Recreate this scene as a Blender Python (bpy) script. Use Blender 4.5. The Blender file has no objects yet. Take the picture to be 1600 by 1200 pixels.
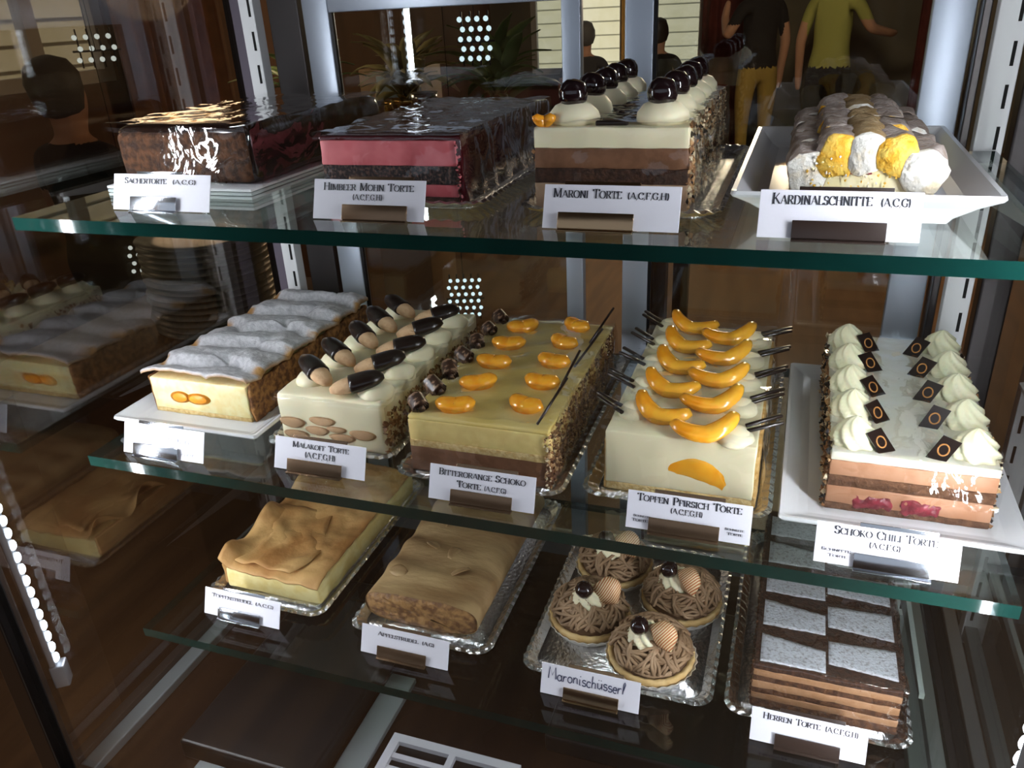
import bpy, math, random
from mathutils import Vector, Matrix, Euler, noise
from math import sin, cos, pi

# ------------------------------------------------------------------ camera, world, lights, exposure
sc = bpy.context.scene
col = sc.collection
ZM = 1.2                       # height of the middle glass shelf above the room floor
ZT, ZL, ZB = 0.195, -0.181, -0.285   # top shelf, bottom shelf, case floor (relative to the middle shelf)

cam_d = bpy.data.cameras.new('camera'); cam = bpy.data.objects.new('camera', cam_d); col.objects.link(cam)
cam_d.sensor_width = 36.0; cam_d.lens = 36.0 * 1251.16 / 1600.0; cam_d.clip_start = 0.02
_right = Vector((0.94442135, 0.32508211, -0.04888697)); _down = Vector((0.09782851, -0.41989773, -0.90228348)); _fwd = Vector((-0.31384375, 0.84735325, -0.42836267))
cam.matrix_world = Matrix(((_right.x, -_down.x, -_fwd.x, 0.5236), (_right.y, -_down.y, -_fwd.y, -0.4144), (_right.z, -_down.z, -_fwd.z, 0.3141 + ZM), (0, 0, 0, 1)))
sc.camera = cam

world = bpy.data.worlds.new('World'); sc.world = world; world.use_nodes = True
world.node_tree.nodes['Background'].inputs[0].default_value = (0.80, 0.86, 1.0, 1)
world.node_tree.nodes['Background'].inputs[1].default_value = 0.9
sun_d = bpy.data.lights.new('sun', 'SUN'); sun_d.energy = 4.5; sun_d.angle = 0.01; sun_d.color = (1.0, 0.93, 0.78)
sun = bpy.data.objects.new('sun', sun_d); col.objects.link(sun)
sun.rotation_euler = Vector((-0.42, 0.62, -0.66)).to_track_quat('-Z', 'Y').to_euler()
sc.view_settings.view_transform = 'Standard'; sc.view_settings.look = 'None'
sc.view_settings.gamma = 1.0; sc.view_settings.use_curve_mapping = False
sc.view_settings.exposure = -0.55
sc.cycles.transparent_max_bounces = 48
sc.cycles.max_bounces = 10

LED_POWER = 2.6

# ------------------------------------------------------------------ materials
MATS = {}
def nodes_of(m):
    m.use_nodes = True
    return m.node_tree.nodes, m.node_tree.links
def M(name, c, rough=0.5, c2=None, scale=60.0, bump=0.0, bscale=None, metal=0.0, spec=0.5, sss=0.0, coat=0.0, lo=0.4, hi=0.6, detail=4.0, stretch=None, attr=None, c3=None):
    if name in MATS: return MATS[name]
    m = bpy.data.materials.new(name); N, Lk = nodes_of(m); b = N['Principled BSDF']
    b.inputs['Base Color'].default_value = (*c, 1); b.inputs['Roughness'].default_value = rough
    b.inputs['Metallic'].default_value = metal; b.inputs['Specular IOR Level'].default_value = spec
    if sss: 
        b.inputs['Subsurface Weight'].default_value = sss; b.inputs['Subsurface Radius'].default_value = (1.0, 0.6, 0.35); b.inputs['Subsurface Scale'].default_value = 0.003
    if coat: b.inputs['Coat Weight'].default_value = coat; b.inputs['Coat Roughness'].default_value = 0.08
    src = None
    if c2 or bump:
        tc = N.new('ShaderNodeTexCoord'); vec = tc.outputs['Object']
        if stretch:
            mp = N.new('ShaderNodeMapping'); mp.inputs['Scale'].default_value = stretch; Lk.new(vec, mp.inputs[0]); vec = mp.outputs[0]
    if c2:
        nz = N.new('ShaderNodeTexNoise'); nz.inputs['Scale'].default_value = scale; nz.inputs['Detail'].default_value = detail
        Lk.new(vec, nz.inputs['Vector'])
        rp = N.new('ShaderNodeValToRGB'); rp.color_ramp.elements[0].position = lo; rp.color_ramp.elements[1].position = hi
        rp.color_ramp.elements[0].color = (*c, 1); rp.color_ramp.elements[1].color = (*c2, 1)
        Lk.new(nz.outputs['Fac'], rp.inputs[0]); src = rp.outputs[0]
        Lk.new(src, b.inputs['Base Color'])
    if attr:
        at = N.new('ShaderNodeAttribute'); at.attribute_name = attr
        mx = N.new('ShaderNodeMix'); mx.data_type = 'RGBA'
        Lk.new(at.outputs['Fac'], mx.inputs[0]); 
        if src: Lk.new(src, mx.inputs[6])
        else: mx.inputs[6].default_value = (*c, 1)
        mx.inputs[7].default_value = (*c3, 1); Lk.new(mx.outputs[2], b.inputs['Base Color'])
    if bump:
        n2 = N.new('ShaderNodeTexNoise'); n2.inputs['Scale'].default_value = bscale or scale; n2.inputs['Detail'].default_value = 5.0
        Lk.new(vec, n2.inputs['Vector'])
        bp = N.new('ShaderNodeBump'); bp.inputs['Strength'].default_value = bump; bp.inputs['Distance'].default_value = 0.002
        Lk.new(n2.outputs['Fac'], bp.inputs['Height']); Lk.new(bp.outputs[0], b.inputs['Normal'])
    MATS[name] = m; return m
def GLASS(name, tint=(0.95, 0.98, 0.97), base=0.05, rough=0.0, bump=0.0, bscale=30.0, gcol=(1, 1, 1), power=4.0, veil=0.0):
    """clear sheet: light passes straight through, part of it is mirrored, more at grazing angles"""
    if name in MATS: return MATS[name]
    m = bpy.data.materials.new(name); N, Lk = nodes_of(m); N.remove(N['Principled BSDF']); out = N['Material Output']
    tr = N.new('ShaderNodeBsdfTransparent'); tr.inputs[0].default_value = (*tint, 1)
    gl = N.new('ShaderNodeBsdfGlossy'); gl.inputs['Color'].default_value = (*gcol, 1); gl.inputs['Roughness'].default_value = rough
    lw = N.new('ShaderNodeLayerWeight'); lw.inputs[0].default_value = 0.5
    pw = N.new('ShaderNodeMath'); pw.operation = 'POWER'; pw.inputs[1].default_value = power
    ma = N.new('ShaderNodeMath'); ma.operation = 'MULTIPLY_ADD'; ma.inputs[1].default_value = 1 - base; ma.inputs[2].default_value = base
    mx = N.new('ShaderNodeMixShader')
    Lk.new(lw.outputs['Facing'], pw.inputs[0]); Lk.new(pw.outputs[0], ma.inputs[0]); Lk.new(ma.outputs[0], mx.inputs[0])
    Lk.new(tr.outputs[0], mx.inputs[1]); Lk.new(gl.outputs[0], mx.inputs[2]); Lk.new(mx.outputs[0], out.inputs[0])
    if bump:
        tc = N.new('ShaderNodeTexCoord'); n2 = N.new('ShaderNodeTexNoise'); n2.inputs['Scale'].default_value = bscale; n2.inputs['Detail'].default_value = 3.0; n2.inputs['Distortion'].default_value = 1.5
        Lk.new(tc.outputs['Object'], n2.inputs['Vector'])
        bp = N.new('ShaderNodeBump'); bp.inputs['Strength'].default_value = bump; bp.inputs['Distance'].default_value = 0.004
        Lk.new(n2.outputs['Fac'], bp.inputs['Height']); Lk.new(bp.outputs[0], gl.inputs['Normal']); Lk.new(bp.outputs[0], lw.inputs['Normal'])
    MATS[name] = m; return m
def EMIT(name, c, s):
    if name in MATS: return MATS[name]
    m = bpy.data.materials.new(name); N, Lk = nodes_of(m); N.remove(N['Principled BSDF'])
    e = N.new('ShaderNodeEmission'); e.inputs[0].default_value = (*c, 1); e.inputs[1].default_value = s
    Lk.new(e.outputs[0], N['Material Output'].inputs[0]); MATS[name] = m; return m
def STRIPES(name, c1, c2, scale, axis='X', rough=0.5, dist=0.6):
    if name in MATS: return MATS[name]
    m = bpy.data.materials.new(name); N, Lk = nodes_of(m); b = N['Principled BSDF']; b.inputs['Roughness'].default_value = rough
    tc = N.new('ShaderNodeTexCoord'); w = N.new('ShaderNodeTexWave'); w.bands_direction = axis; w.inputs['Scale'].default_value = scale; w.inputs['Distortion'].default_value = dist
    Lk.new(tc.outputs['Object'], w.inputs['Vector'])
    rp = N.new('ShaderNodeValToRGB'); rp.color_ramp.elements[0].position = 0.45; rp.color_ramp.elements[1].position = 0.6
    rp.color_ramp.elements[0].color = (*c1, 1); rp.color_ramp.elements[1].color = (*c2, 1)
    Lk.new(w.outputs[0], rp.inputs[0]); Lk.new(rp.outputs[0], b.inputs['Base Color']); MATS[name] = m; return m

choc_dark = M('dark_chocolate', (0.013, 0.006, 0.004), 0.28, coat=0.3)
glaze_choc = M('chocolate_glaze', (0.016, 0.007, 0.005), 0.16, coat=0.5, bump=0.15, bscale=40)
sponge_choc = M('chocolate_sponge', (0.060, 0.022, 0.009), 0.9, (0.13, 0.052, 0.020), 220, bump=0.9, bscale=420)
sponge_dark = M('dark_sponge', (0.030, 0.012, 0.007), 0.9, (0.07, 0.028, 0.014), 260, bump=0.9, bscale=420)
sponge_pale = M('pale_sponge', (0.62, 0.42, 0.16), 0.9, (0.75, 0.58, 0.28), 300, bump=0.6, bscale=500)
cream_white = M('white_cream', (0.90, 0.82, 0.57), 0.42, sss=0.15, bump=0.1, bscale=120)
cream_top = M('smooth_white_cream', (0.83, 0.79, 0.65), 0.3, sss=0.15, bump=0.22, bscale=45, stretch=(0.3, 1.6, 1))
cream_yellow = M('yellow_cream', (0.92, 0.74, 0.30), 0.45, sss=0.15, c2=(0.84, 0.64, 0.25), scale=90, bump=0.15, bscale=200)
curd = M('curd_cream', (0.90, 0.82, 0.48), 0.5, sss=0.15, c2=(0.86, 0.72, 0.34), scale=120, bump=0.25, bscale=200)
curd_white = M('white_curd_cream', (0.90, 0.82, 0.56), 0.45, sss=0.15, bump=0.1, bscale=160)
jelly_yellow = M('yellow_jelly', (0.82, 0.62, 0.20), 0.1, c2=(0.86, 0.70, 0.30), scale=25, coat=0.5)
mousse_choc = M('chocolate_mousse', (0.17, 0.075, 0.035), 0.55, c2=(0.22, 0.10, 0.05), scale=120, bump=0.2, bscale=300)
mousse_pink = M('raspberry_mousse', (0.62, 0.12, 0.14), 0.5, c2=(0.68, 0.16, 0.18), scale=80, bump=0.1, bscale=200)
glaze_red = M('dark_red_glaze', (0.06, 0.006, 0.010), 0.1, coat=0.5, bump=0.1, bscale=40)
poppy = M('poppy_seed_sponge', (0.015, 0.012, 0.014), 0.85, (0.13, 0.07, 0.055), 420, bump=0.8, bscale=600, lo=0.48, hi=0.62)
mousse_salmon = M('chili_mousse', (0.48, 0.23, 0.12), 0.5, c2=(0.54, 0.28, 0.16), scale=90, bump=0.15, bscale=250)
mocha = M('mocha_cream', (0.35, 0.18, 0.085), 0.5, c2=(0.42, 0.23, 0.12), scale=120, bump=0.2, bscale=300)
maroni_cream = M('chestnut_cream', (0.36, 0.22, 0.13), 0.6, c2=(0.44, 0.29, 0.18), scale=60, bump=0.2, bscale=300)
berry = M('dark_berry', (0.16, 0.012, 0.02), 0.3, c2=(0.30, 0.03, 0.05), scale=250, bump=0.3, bscale=400)
cherry_black = M('black_cherry', (0.010, 0.004, 0.005), 0.12, coat=0.6)
peach = M('peach_flesh', (0.90, 0.33, 0.012), 0.22, c2=(0.95, 0.47, 0.04), scale=60, coat=0.4, sss=0.1)
mandarin = M('mandarin_flesh', (0.90, 0.32, 0.012), 0.18, c2=(0.94, 0.42, 0.03), scale=140, coat=0.5, sss=0.1, bump=0.2, bscale=220)
apricot = M('apricot_flesh', (0.84, 0.27, 0.01), 0.35, c2=(0.88, 0.36, 0.03), scale=160)
biscuit = M('ladyfinger_biscuit', (0.60, 0.36, 0.19), 0.8, c2=(0.70, 0.46, 0.26), scale=160, bump=0.4, bscale=300)
crust = M('brown_crust', (0.12, 0.045, 0.013), 0.85, (0.36, 0.17, 0.05), 180, bump=1.0, bscale=260)
meringue_sugar = M('sugared_meringue', (0.44, 0.43, 0.45), 0.9, (0.56, 0.55, 0.57), 220, bump=0.4, bscale=420, attr='brown', c3=(0.42, 0.22, 0.07))
kard_top = M('sugared_sponge_top', (0.38, 0.29, 0.24), 0.9, (0.52, 0.44, 0.40), 160, bump=0.7, bscale=420)
kard_top_tan = M('tan_sponge_top', (0.38, 0.24, 0.10), 0.9, (0.50, 0.35, 0.18), 200, bump=0.7, bscale=420)
kard_white = M('meringue_foam', (0.84, 0.81, 0.74), 0.7, c2=(0.74, 0.60, 0.38), scale=120, bump=1.0, bscale=260, lo=0.5, hi=0.72)
kard_yellow = M('yellow_egg_sponge', (0.86, 0.44, 0.03), 0.8, c2=(0.92, 0.62, 0.12), scale=160, bump=0.9, bscale=350)
kard_cream = M('vanilla_cream', (0.86, 0.76, 0.42), 0.5, c2=(0.90, 0.82, 0.58), scale=60, bump=0.2, bscale=150)
strudel_top = M('baked_strudel_pastry', (0.38, 0.17, 0.045), 0.65, (0.56, 0.33, 0.12), 28, bump=0.5, bscale=120, lo=0.35, hi=0.62)
strudel_apple = M('pale_strudel_pastry', (0.25, 0.14, 0.055), 0.6, (0.42, 0.28, 0.13), 24, bump=0.5, bscale=90, lo=0.35, hi=0.62, stretch=(0.7, 2.0, 1))
apple_fill = M('apple_filling', (0.14, 0.06, 0.018), 0.6, (0.34, 0.18, 0.06), 150, bump=0.9, bscale=220)
shell_pastry = M('tart_pastry', (0.58, 0.38, 0.15), 0.8, (0.68, 0.48, 0.22), 120, bump=0.4, bscale=200)
vermicelli = M('chestnut_vermicelli', (0.25, 0.15, 0.078), 0.6, (0.36, 0.23, 0.13), 60)
paper_cup = M('white_paper_cup', (0.75, 0.72, 0.66), 0.7)
nut_white = M('chopped_nut_pale', (0.72, 0.60, 0.40), 0.7)
nut_brown = M('chopped_nut_brown', (0.28, 0.13, 0.05), 0.7)
nut_tan = M('chopped_nut_tan', (0.50, 0.30, 0.14), 0.7)
almond_brown = M('toasted_flakes', (0.20, 0.10, 0.04), 0.75)
sugar_dust = M('powdered_sugar', (0.68, 0.70, 0.75), 0.9, (0.36, 0.34, 0.35), 420, bump=0.6, bscale=600, lo=0.5, hi=0.7)
cocoa_top = M('cocoa_sponge_top', (0.035, 0.014, 0.007), 0.95, (0.075, 0.03, 0.014), 300, bump=1.0, bscale=420)
ornament = M('gold_print', (0.50, 0.22, 0.06), 0.5)
wafer = STRIPES('striped_wafer', (0.86, 0.70, 0.42), (0.50, 0.13, 0.03), 170.0, 'X', 0.5, 0.8)
foil = M('silver_foil', (0.72, 0.73, 0.74), 0.22, metal=1.0, bump=0.6, bscale=260)
porcelain = M('white_porcelain', (0.80, 0.81, 0.83), 0.12, coat=0.4)
board_white = M('white_cake_board', (0.78, 0.80, 0.82), 0.3)
card_paper = M('card_paper', (0.78, 0.77, 0.84), 0.55)
ink = M('black_ink', (0.02, 0.02, 0.03), 0.6)
ink_blue = M('pen_ink', (0.05, 0.06, 0.12), 0.6)
ink_faint = M('faint_pen_ink', (0.40, 0.42, 0.48), 0.6)
chrome = M('clip_chrome', (0.55, 0.50, 0.46), 0.16, metal=1.0)
film = GLASS('cling_film', (0.97, 0.97, 0.97), 0.05, 0.05, bump=0.28, bscale=26, power=3.0)
glass_shelf = GLASS('shelf_glass', (0.90, 0.94, 0.91), 0.05)
glass_edge = M('green_glass_edge', (0.0018, 0.014, 0.012), 0.06, spec=0.5, coat=0.3, c2=(0.003, 0.026, 0.021), scale=14, lo=0.3, hi=0.7)
glass_front = GLASS('front_pane_glass', (0.97, 0.98, 0.98), 0.02)
glass_rear = GLASS('rear_door_glass', (0.80, 0.82, 0.82), 0.07)
glass_side = GLASS('dark_side_glass', (0.70, 0.65, 0.60), 0.12, 0.02)
alu = M('anodised_aluminium', (0.42, 0.47, 0.55), 0.38, metal=0.55, bump=0.05, bscale=60)
alu_dark = M('dark_metal_profile', (0.05, 0.045, 0.045), 0.35, metal=0.6)
sill_grey = M('grey_sill_metal', (0.30, 0.33, 0.34), 0.4, metal=0.5)
rail_white = M('white_slotted_rail', (0.74, 0.75, 0.76), 0.4)
slot_black = M('slot_shadow_black', (0.006, 0.006, 0.006), 0.9)
led_white = EMIT('led_white', (0.80, 0.90, 1.0), 14.0)
dot_glow = EMIT('reflected_dot_white', (0.78, 0.95, 1.0), 2.5)
led_house = M('led_strip_body', (0.30, 0.31, 0.34), 0.4, metal=0.3)
led_lens = GLASS('led_strip_lens', (0.95, 0.96, 1.0), 0.05)
case_brown = M('dark_brown_case_floor', (0.012, 0.006, 0.005), 0.25, (0.020, 0.009, 0.006), 5, spec=0.25)
black_plastic = M('black_plastic', (0.006, 0.006, 0.007), 0.35, spec=0.3)
grille_white = M('pale_vent_plastic', (0.55, 0.55, 0.60), 0.5)
wood_dark = M('dark_stained_wood', (0.060, 0.024, 0.010), 0.4, (0.095, 0.040, 0.016), 6, stretch=(1, 1, 0.15), bump=0.1)
wood_floor = M('brown_wood_floor', (0.12, 0.062, 0.030), 0.45, (0.17, 0.09, 0.042), 5, stretch=(3, 0.3, 1))
wall_olive = M('olive_grey_wall', (0.13, 0.115, 0.085), 0.9, (0.16, 0.14, 0.10), 3)
wall_brown = M('brown_panel_wall', (0.10, 0.045, 0.02), 0.7, (0.14, 0.065, 0.03), 3, stretch=(1, 1, 0.2))
ceiling_m = M('dull_ceiling', (0.16, 0.13, 0.10), 0.9)
clap = M('cream_clapboard', (0.80, 0.74, 0.52), 0.8, (0.86, 0.80, 0.60), 4)
curtain_brown = M('brown_curtain_cloth', (0.20, 0.085, 0.03), 0.9, (0.26, 0.115, 0.045), 12)
curtain_red = M('maroon_curtain_cloth', (0.12, 0.02, 0.018), 0.9, (0.16, 0.03, 0.025), 12)
curtain_amber = M('amber_curtain_cloth', (0.70, 0.45, 0.14), 0.9)
win_frame = M('pale_window_frame', (0.50, 0.46, 0.40), 0.5)
skin_m = M('skin', (0.52, 0.28, 0.18), 0.6)
leaf_m = M('plant_leaf', (0.14, 0.22, 0.07), 0.4, (0.24, 0.30, 0.12), 20)
leaf_dry = M('olive_leaf', (0.40, 0.34, 0.14), 0.4)
brass = M('polished_brass', (0.62, 0.38, 0.12), 0.2, metal=1.0)
steel = M('polished_steel', (0.62, 0.62, 0.60), 0.18, metal=1.0)
plate_m = M('grey_green_plate', (0.30, 0.31, 0.25), 0.3)
terracotta = M('terracotta_pot', (0.30, 0.12, 0.05), 0.8)

# ------------------------------------------------------------------ mesh helpers
def nz(p, f, s=0.0):
    return noise.noise_vector(Vector((p[0] * f + s, p[1] * f + s * 1.7, p[2] * f - s)))
class MB:
    def __init__(self): self.v = []; self.f = []; self.m = []
    def add(self, vs, fs, mi=0):
        o = len(self.v); self.v += [tuple(p) for p in vs]
        for f in fs: self.f.append(tuple(i + o for i in f)); self.m.append(mi)
        return self
    def box(self, x0, x1, y0, y1, z0, z1, mi=0, mis=None):
        vs = [(x, y, z) for z in (z0, z1) for y in (y0, y1) for x in (x0, x1)]
        fs = [(0, 2, 3, 1), (4, 5, 7, 6), (0, 1, 5, 4), (2, 6, 7, 3), (0, 4, 6, 2), (1, 3, 7, 5)]
        o = len(self.v); self.v += vs
        for k, f in enumerate(fs): self.f.append(tuple(i + o for i in f)); self.m.append(mis[k] if mis else mi)
        return self
    def rbox(self, x0, x1, y0, y1, z0, z1, r=0.002, step=0.01, amp=0.0, freq=120.0, seed=0.0, mi=0, warp=None):
        def axis(a, b):
            rr = min(r, (b - a) * 0.45); n = max(1, int(round((b - a - 2 * rr) / step)))
            pts = [a, a + rr * 0.3, a + rr] + [a + rr + (b - a - 2 * rr) * k / n for k in range(1, n)] + [b - rr, b - rr * 0.3, b]
            return pts, rr
        (X, rx), (Y, ry), (Z, rz) = axis(x0, x1), axis(y0, y1), axis(z0, z1)
        idx = {}; vs = []; fs = []
        rr = min(rx, ry, rz)
        def vert(i, j, k):
            key = (i, j, k)
            if key in idx: return idx[key]
            p = Vector((X[i], Y[j], Z[k]))
            q = Vector((min(max(p.x, x0 + rr), x1 - rr), min(max(p.y, y0 + rr), y1 - rr), min(max(p.z, z0 + rr), z1 - rr)))
            d = p - q
            if d.length > 1e-9: p = q + d.normalized() * rr
            if amp: p += nz(p, freq, seed) * amp
            if warp: p = Vector(warp(p))
            idx[key] = len(vs); vs.append(p); return idx[key]
        nx, ny, nzv = len(X) - 1, len(Y) - 1, len(Z) - 1
        for i in range(nx):
            for j in range(ny):
                fs.append((vert(i, j, 0), vert(i, j + 1, 0), vert(i + 1, j + 1, 0), vert(i + 1, j, 0)))
                fs.append((vert(i, j, nzv), vert(i + 1, j, nzv), vert(i + 1, j + 1, nzv), vert(i, j + 1, nzv)))
        for i in range(nx):
            for k in range(nzv):
                fs.append((vert(i, 0, k), vert(i + 1, 0, k), vert(i + 1, 0, k + 1), vert(i, 0, k + 1)))
                fs.append((vert(i, ny, k), vert(i, ny, k + 1), vert(i + 1, ny, k + 1), vert(i + 1, ny, k)))
        for j in range(ny):
            for k in range(nzv):
                fs.append((vert(0, j, k), vert(0, j, k + 1), vert(0, j + 1, k + 1), vert(0, j + 1, k)))
                fs.append((vert(nx, j, k), vert(nx, j + 1, k), vert(nx, j + 1, k + 1), vert(nx, j, k + 1)))
        return self.add(vs, fs, mi)
    def rings(self, rings, mi=0, cap0=True, cap1=True, close=True):
        n = len(rings[0]); vs = [p for r in rings for p in r]; fs = []
        for a in range(len(rings) - 1):
            for b in range(n if close else n - 1):
                c = (b + 1) % n; fs.append((a * n + b, a * n + c, (a + 1) * n + c, (a + 1) * n + b))
        if cap0: fs.append(tuple(range(n))[::-1])
        if cap1: fs.append(tuple(range((len(rings) - 1) * n, len(rings) * n)))
        return self.add(vs, fs, mi)
    def tube(self, pts, rad, n=6, mi=0, cap=True, flat=1.0):
        pts = [Vector(p) for p in pts]; R = rad if isinstance(rad, (list, tuple)) else [rad] * len(pts)
        rings = []; up = Vector((0.13, 0.21, 0.97))
        for i, p in enumerate(pts):
            t = (pts[min(i + 1, len(pts) - 1)] - pts[max(i - 1, 0)]).normalized()
            a = t.cross(up)
            if a.length < 1e-4: a = t.cross(Vector((1, 0, 0)))
            a.normalize(); b = t.cross(a).normalized()
            rings.append([p + (a * cos(2 * pi * k / n) + b * sin(2 * pi * k / n) * flat) * R[i] for k in range(n)])
        return self.rings(rings, mi, cap, cap)
    def lathe(self, prof, n=20, mi=0, o=(0, 0, 0), mod=None, cap0=True, cap1=True):
        rings = []
        for i, (r, z) in enumerate(prof):
            rings.append([(o[0] + cos(2 * pi * k / n) * r * (mod(2 * pi * k / n, i) if mod else 1), o[1] + sin(2 * pi * k / n) * r * (mod(2 * pi * k / n, i) if mod else 1), o[2] + z) for k in range(n)])
        return self.rings(rings, mi, cap0, cap1)
    def grid(self, fn, nu, nv, mi=0):
        vs = [fn(i / nu, j / nv) for j in range(nv + 1) for i in range(nu + 1)]
        fs = [(j * (nu + 1) + i, j * (nu + 1) + i + 1, (j + 1) * (nu + 1) + i + 1, (j + 1) * (nu + 1) + i) for j in range(nv) for i in range(nu)]
        return self.add(vs, fs, mi)
    def sheet(self, fn, nu, nv, th, mi=0):
        """grid with thickness th (downwards in z)"""
        n1 = nu + 1
        top = [Vector(fn(i / nu, j / nv)) for j in range(nv + 1) for i in range(n1)]
        bot = [p - Vector((0, 0, th)) for p in top]; K = len(top); fs = []
        for j in range(nv):
            for i in range(nu):
                a = j * n1 + i; fs.append((a, a + 1, a + n1 + 1, a + n1)); fs.append((K + a, K + a + n1, K + a + n1 + 1, K + a + 1))
        for i in range(nu):
            a = i; fs.append((a, K + a, K + a + 1, a + 1)); a = nv * n1 + i; fs.append((a, a + 1, K + a + 1, K + a))
        for j in range(nv):
            a = j * n1; fs.append((a, a + n1, K + a + n1, K + a)); a = j * n1 + nu; fs.append((a, K + a, K + a + n1, a + n1))
        return self.add(top + bot, fs, mi)
    def mesh(self, name, mats, smooth=True):
        me = bpy.data.meshes.new(name); me.from_pydata([tuple(p) for p in self.v], [], self.f)
        for m in (mats if isinstance(mats, (list, tuple)) else [mats]): me.materials.append(m)
        if any(self.m): me.polygons.foreach_set('material_index', self.m)
        me.polygons.foreach_set('use_smooth', [smooth] * len(me.polygons)); me.update(); return me
    def build(self, name, mats, parent=None, loc=(0, 0, 0), rot=(0, 0, 0), smooth=True, top=False):
        return link(name, self.mesh(name, mats, smooth), parent, loc, rot, top)
def link(name, me, parent=None, loc=(0, 0, 0), rot=(0, 0, 0), top=False, scale=None):
    o = bpy.data.objects.new(name, me); col.objects.link(o); o.parent = parent
    o.location = (loc[0], loc[1], loc[2] + (ZM if top else 0)); o.rotation_euler = rot
    if scale: o.scale = scale
    return o
def tag(o, label, cat, group=None, kind=None):
    o['label'] = label; o['category'] = cat
    if group: o['group'] = group
    if kind: o['kind'] = kind
    return o
def thing(name, label, cat, x, y, z, group=None, rz=0.0):
    o = bpy.data.objects.new(name, None); col.objects.link(o); o.empty_display_size = 0.02
    o.location = (x, y, z + ZM); o.rotation_euler = (0, 0, rz); return tag(o, label, cat, group)
def struct(o): o['kind'] = 'structure'; return o

# ------------------------------------------------------------------ the room around the case
FL = -ZM
struct(MB().box(-4.2, 3.4, -3.6, 8.6, FL - 0.1, FL).build('floor', wood_floor, top=True, smooth=False))
struct(MB().box(-2.9, 3.4, -2.6, 8.6, 1.75, 1.85).build('ceiling', ceiling_m, top=True, smooth=False))
# left wall with a window opening, back wall with a window opening
w = MB(); xl = -2.9
w.box(xl, xl + 0.1, -3.6, 1.6, FL, 1.75).box(xl, xl + 0.1, 3.05, 8.5, FL, 1.75).box(xl, xl + 0.1, 1.6, 3.05, FL, 0.06).box(xl, xl + 0.1, 1.6, 3.05, 1.4, 1.75)
struct(w.build('wall_left', wall_brown, top=True, smooth=False))
w = MB(); yb = 8.5
w.box(-2.8, -2.35, yb, yb + 0.1, FL, 1.75).box(-0.52, 3.3, yb, yb + 0.1, FL, 1.75).box(-2.35, -0.52, yb, yb + 0.1, FL, -0.40).box(-2.35, -0.52, yb, yb + 0.1, 1.4, 1.75)
struct(w.build('wall_back', wall_olive, top=True, smooth=False))
struct(MB().box(3.3, 3.4, -3.6, 8.5, FL, 1.75).build('wall_right', wall_olive, top=True, smooth=False))
struct(MB().box(-2.8, 3.3, -3.6, -3.5, FL, 0.55).build('wall_front', wall_brown, top=True, smooth=False))  # unseen wall, height set to block low sky light and admit daylight above
def window(n, horiz, a0, a1, z0, z1, at, mull):
    root = bpy.data.objects.new('window_%d' % n, None); col.objects.link(root); root['kind'] = 'structure'
    cx = (a0 + a1) / 2; root.location = ((cx, at, z0 + ZM) if horiz else (at, cx, z0 + ZM))
    def bar(name, u0, u1, v0, v1):
        b = MB()
        if horiz: b.box(u0 - cx, u1 - cx, -0.03, 0.03, v0 - z0, v1 - z0)
        else: b.box(-0.03, 0.03, u0 - cx, u1 - cx, v0 - z0, v1 - z0)
        b.build(name, win_frame, root, smooth=False)
    bar('frame_bar', a0, a0 + 0.06, z0, z1); bar('frame_bar', a1 - 0.06, a1, z0, z1)
    bar('frame_bar', a0 + 0.06, a1 - 0.06, z0, z0 + 0.06); bar('frame_bar', a0 + 0.06, a1 - 0.06, z1 - 0.06, z1)
    for u in mull: bar('mullion', u - 0.035, u + 0.035, z0 + 0.06, z1 - 0.06)
    b = MB()
    if horiz: b.box(a0 + 0.05 - cx, a1 - 0.05 - cx, -0.004, 0.004, 0.05, z1 - z0 - 0.05)
    else: b.box(-0.004, 0.004, a0 + 0.05 - cx, a1 - 0.05 - cx, 0.05, z1 - z0 - 0.05)
    b.build('pane', GLASS('window_glass', (0.95, 0.96, 0.95), 0.03), root, smooth=False)
window(1, False, 1.6, 3.05, 0.06, 1.4, xl + 0.05, (2.62,))
window(2, True, -2.35, -0.52, -0.40, 1.4, yb + 0.05, (-1.35,))
# cream clapboard houses across the street, seen through both windows
def facade(label, x, y, length, rz):
    t = thing('clapboard_house', label, 'building', x, y, FL, None, rz)
    MB().box(-length / 2, length / 2, 0.02, 0.5, 0, 4.2).build('wall', clap, t, smooth=False)
    bd = MB().add([(-length / 2, 0.02, 0), (length / 2, 0.02, 0), (length / 2, -0.02, 0.0), (-length / 2, -0.02, 0.0), (-length / 2, 0.02, 0.17), (length / 2, 0.02, 0.17), (length / 2, 0.0, 0.17), (-length / 2, 0.0, 0.17)],
                  [(0, 1, 2, 3), (4, 7, 6, 5), (3, 2, 6, 7), (0, 3, 7, 4), (1, 5, 6, 2), (0, 4, 5, 1)]).mesh('board', clap, False)
    for k in range(20): link('board', bd, t, (0, 0, 0.4 + k * 0.17))
    return t
facade('cream clapboard house across the street behind the back window', -1.8, 11.2, 7.0, 0)
facade('cream clapboard house seen through the left window', -5.0, 2.8, 6.0, pi / 2)

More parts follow.
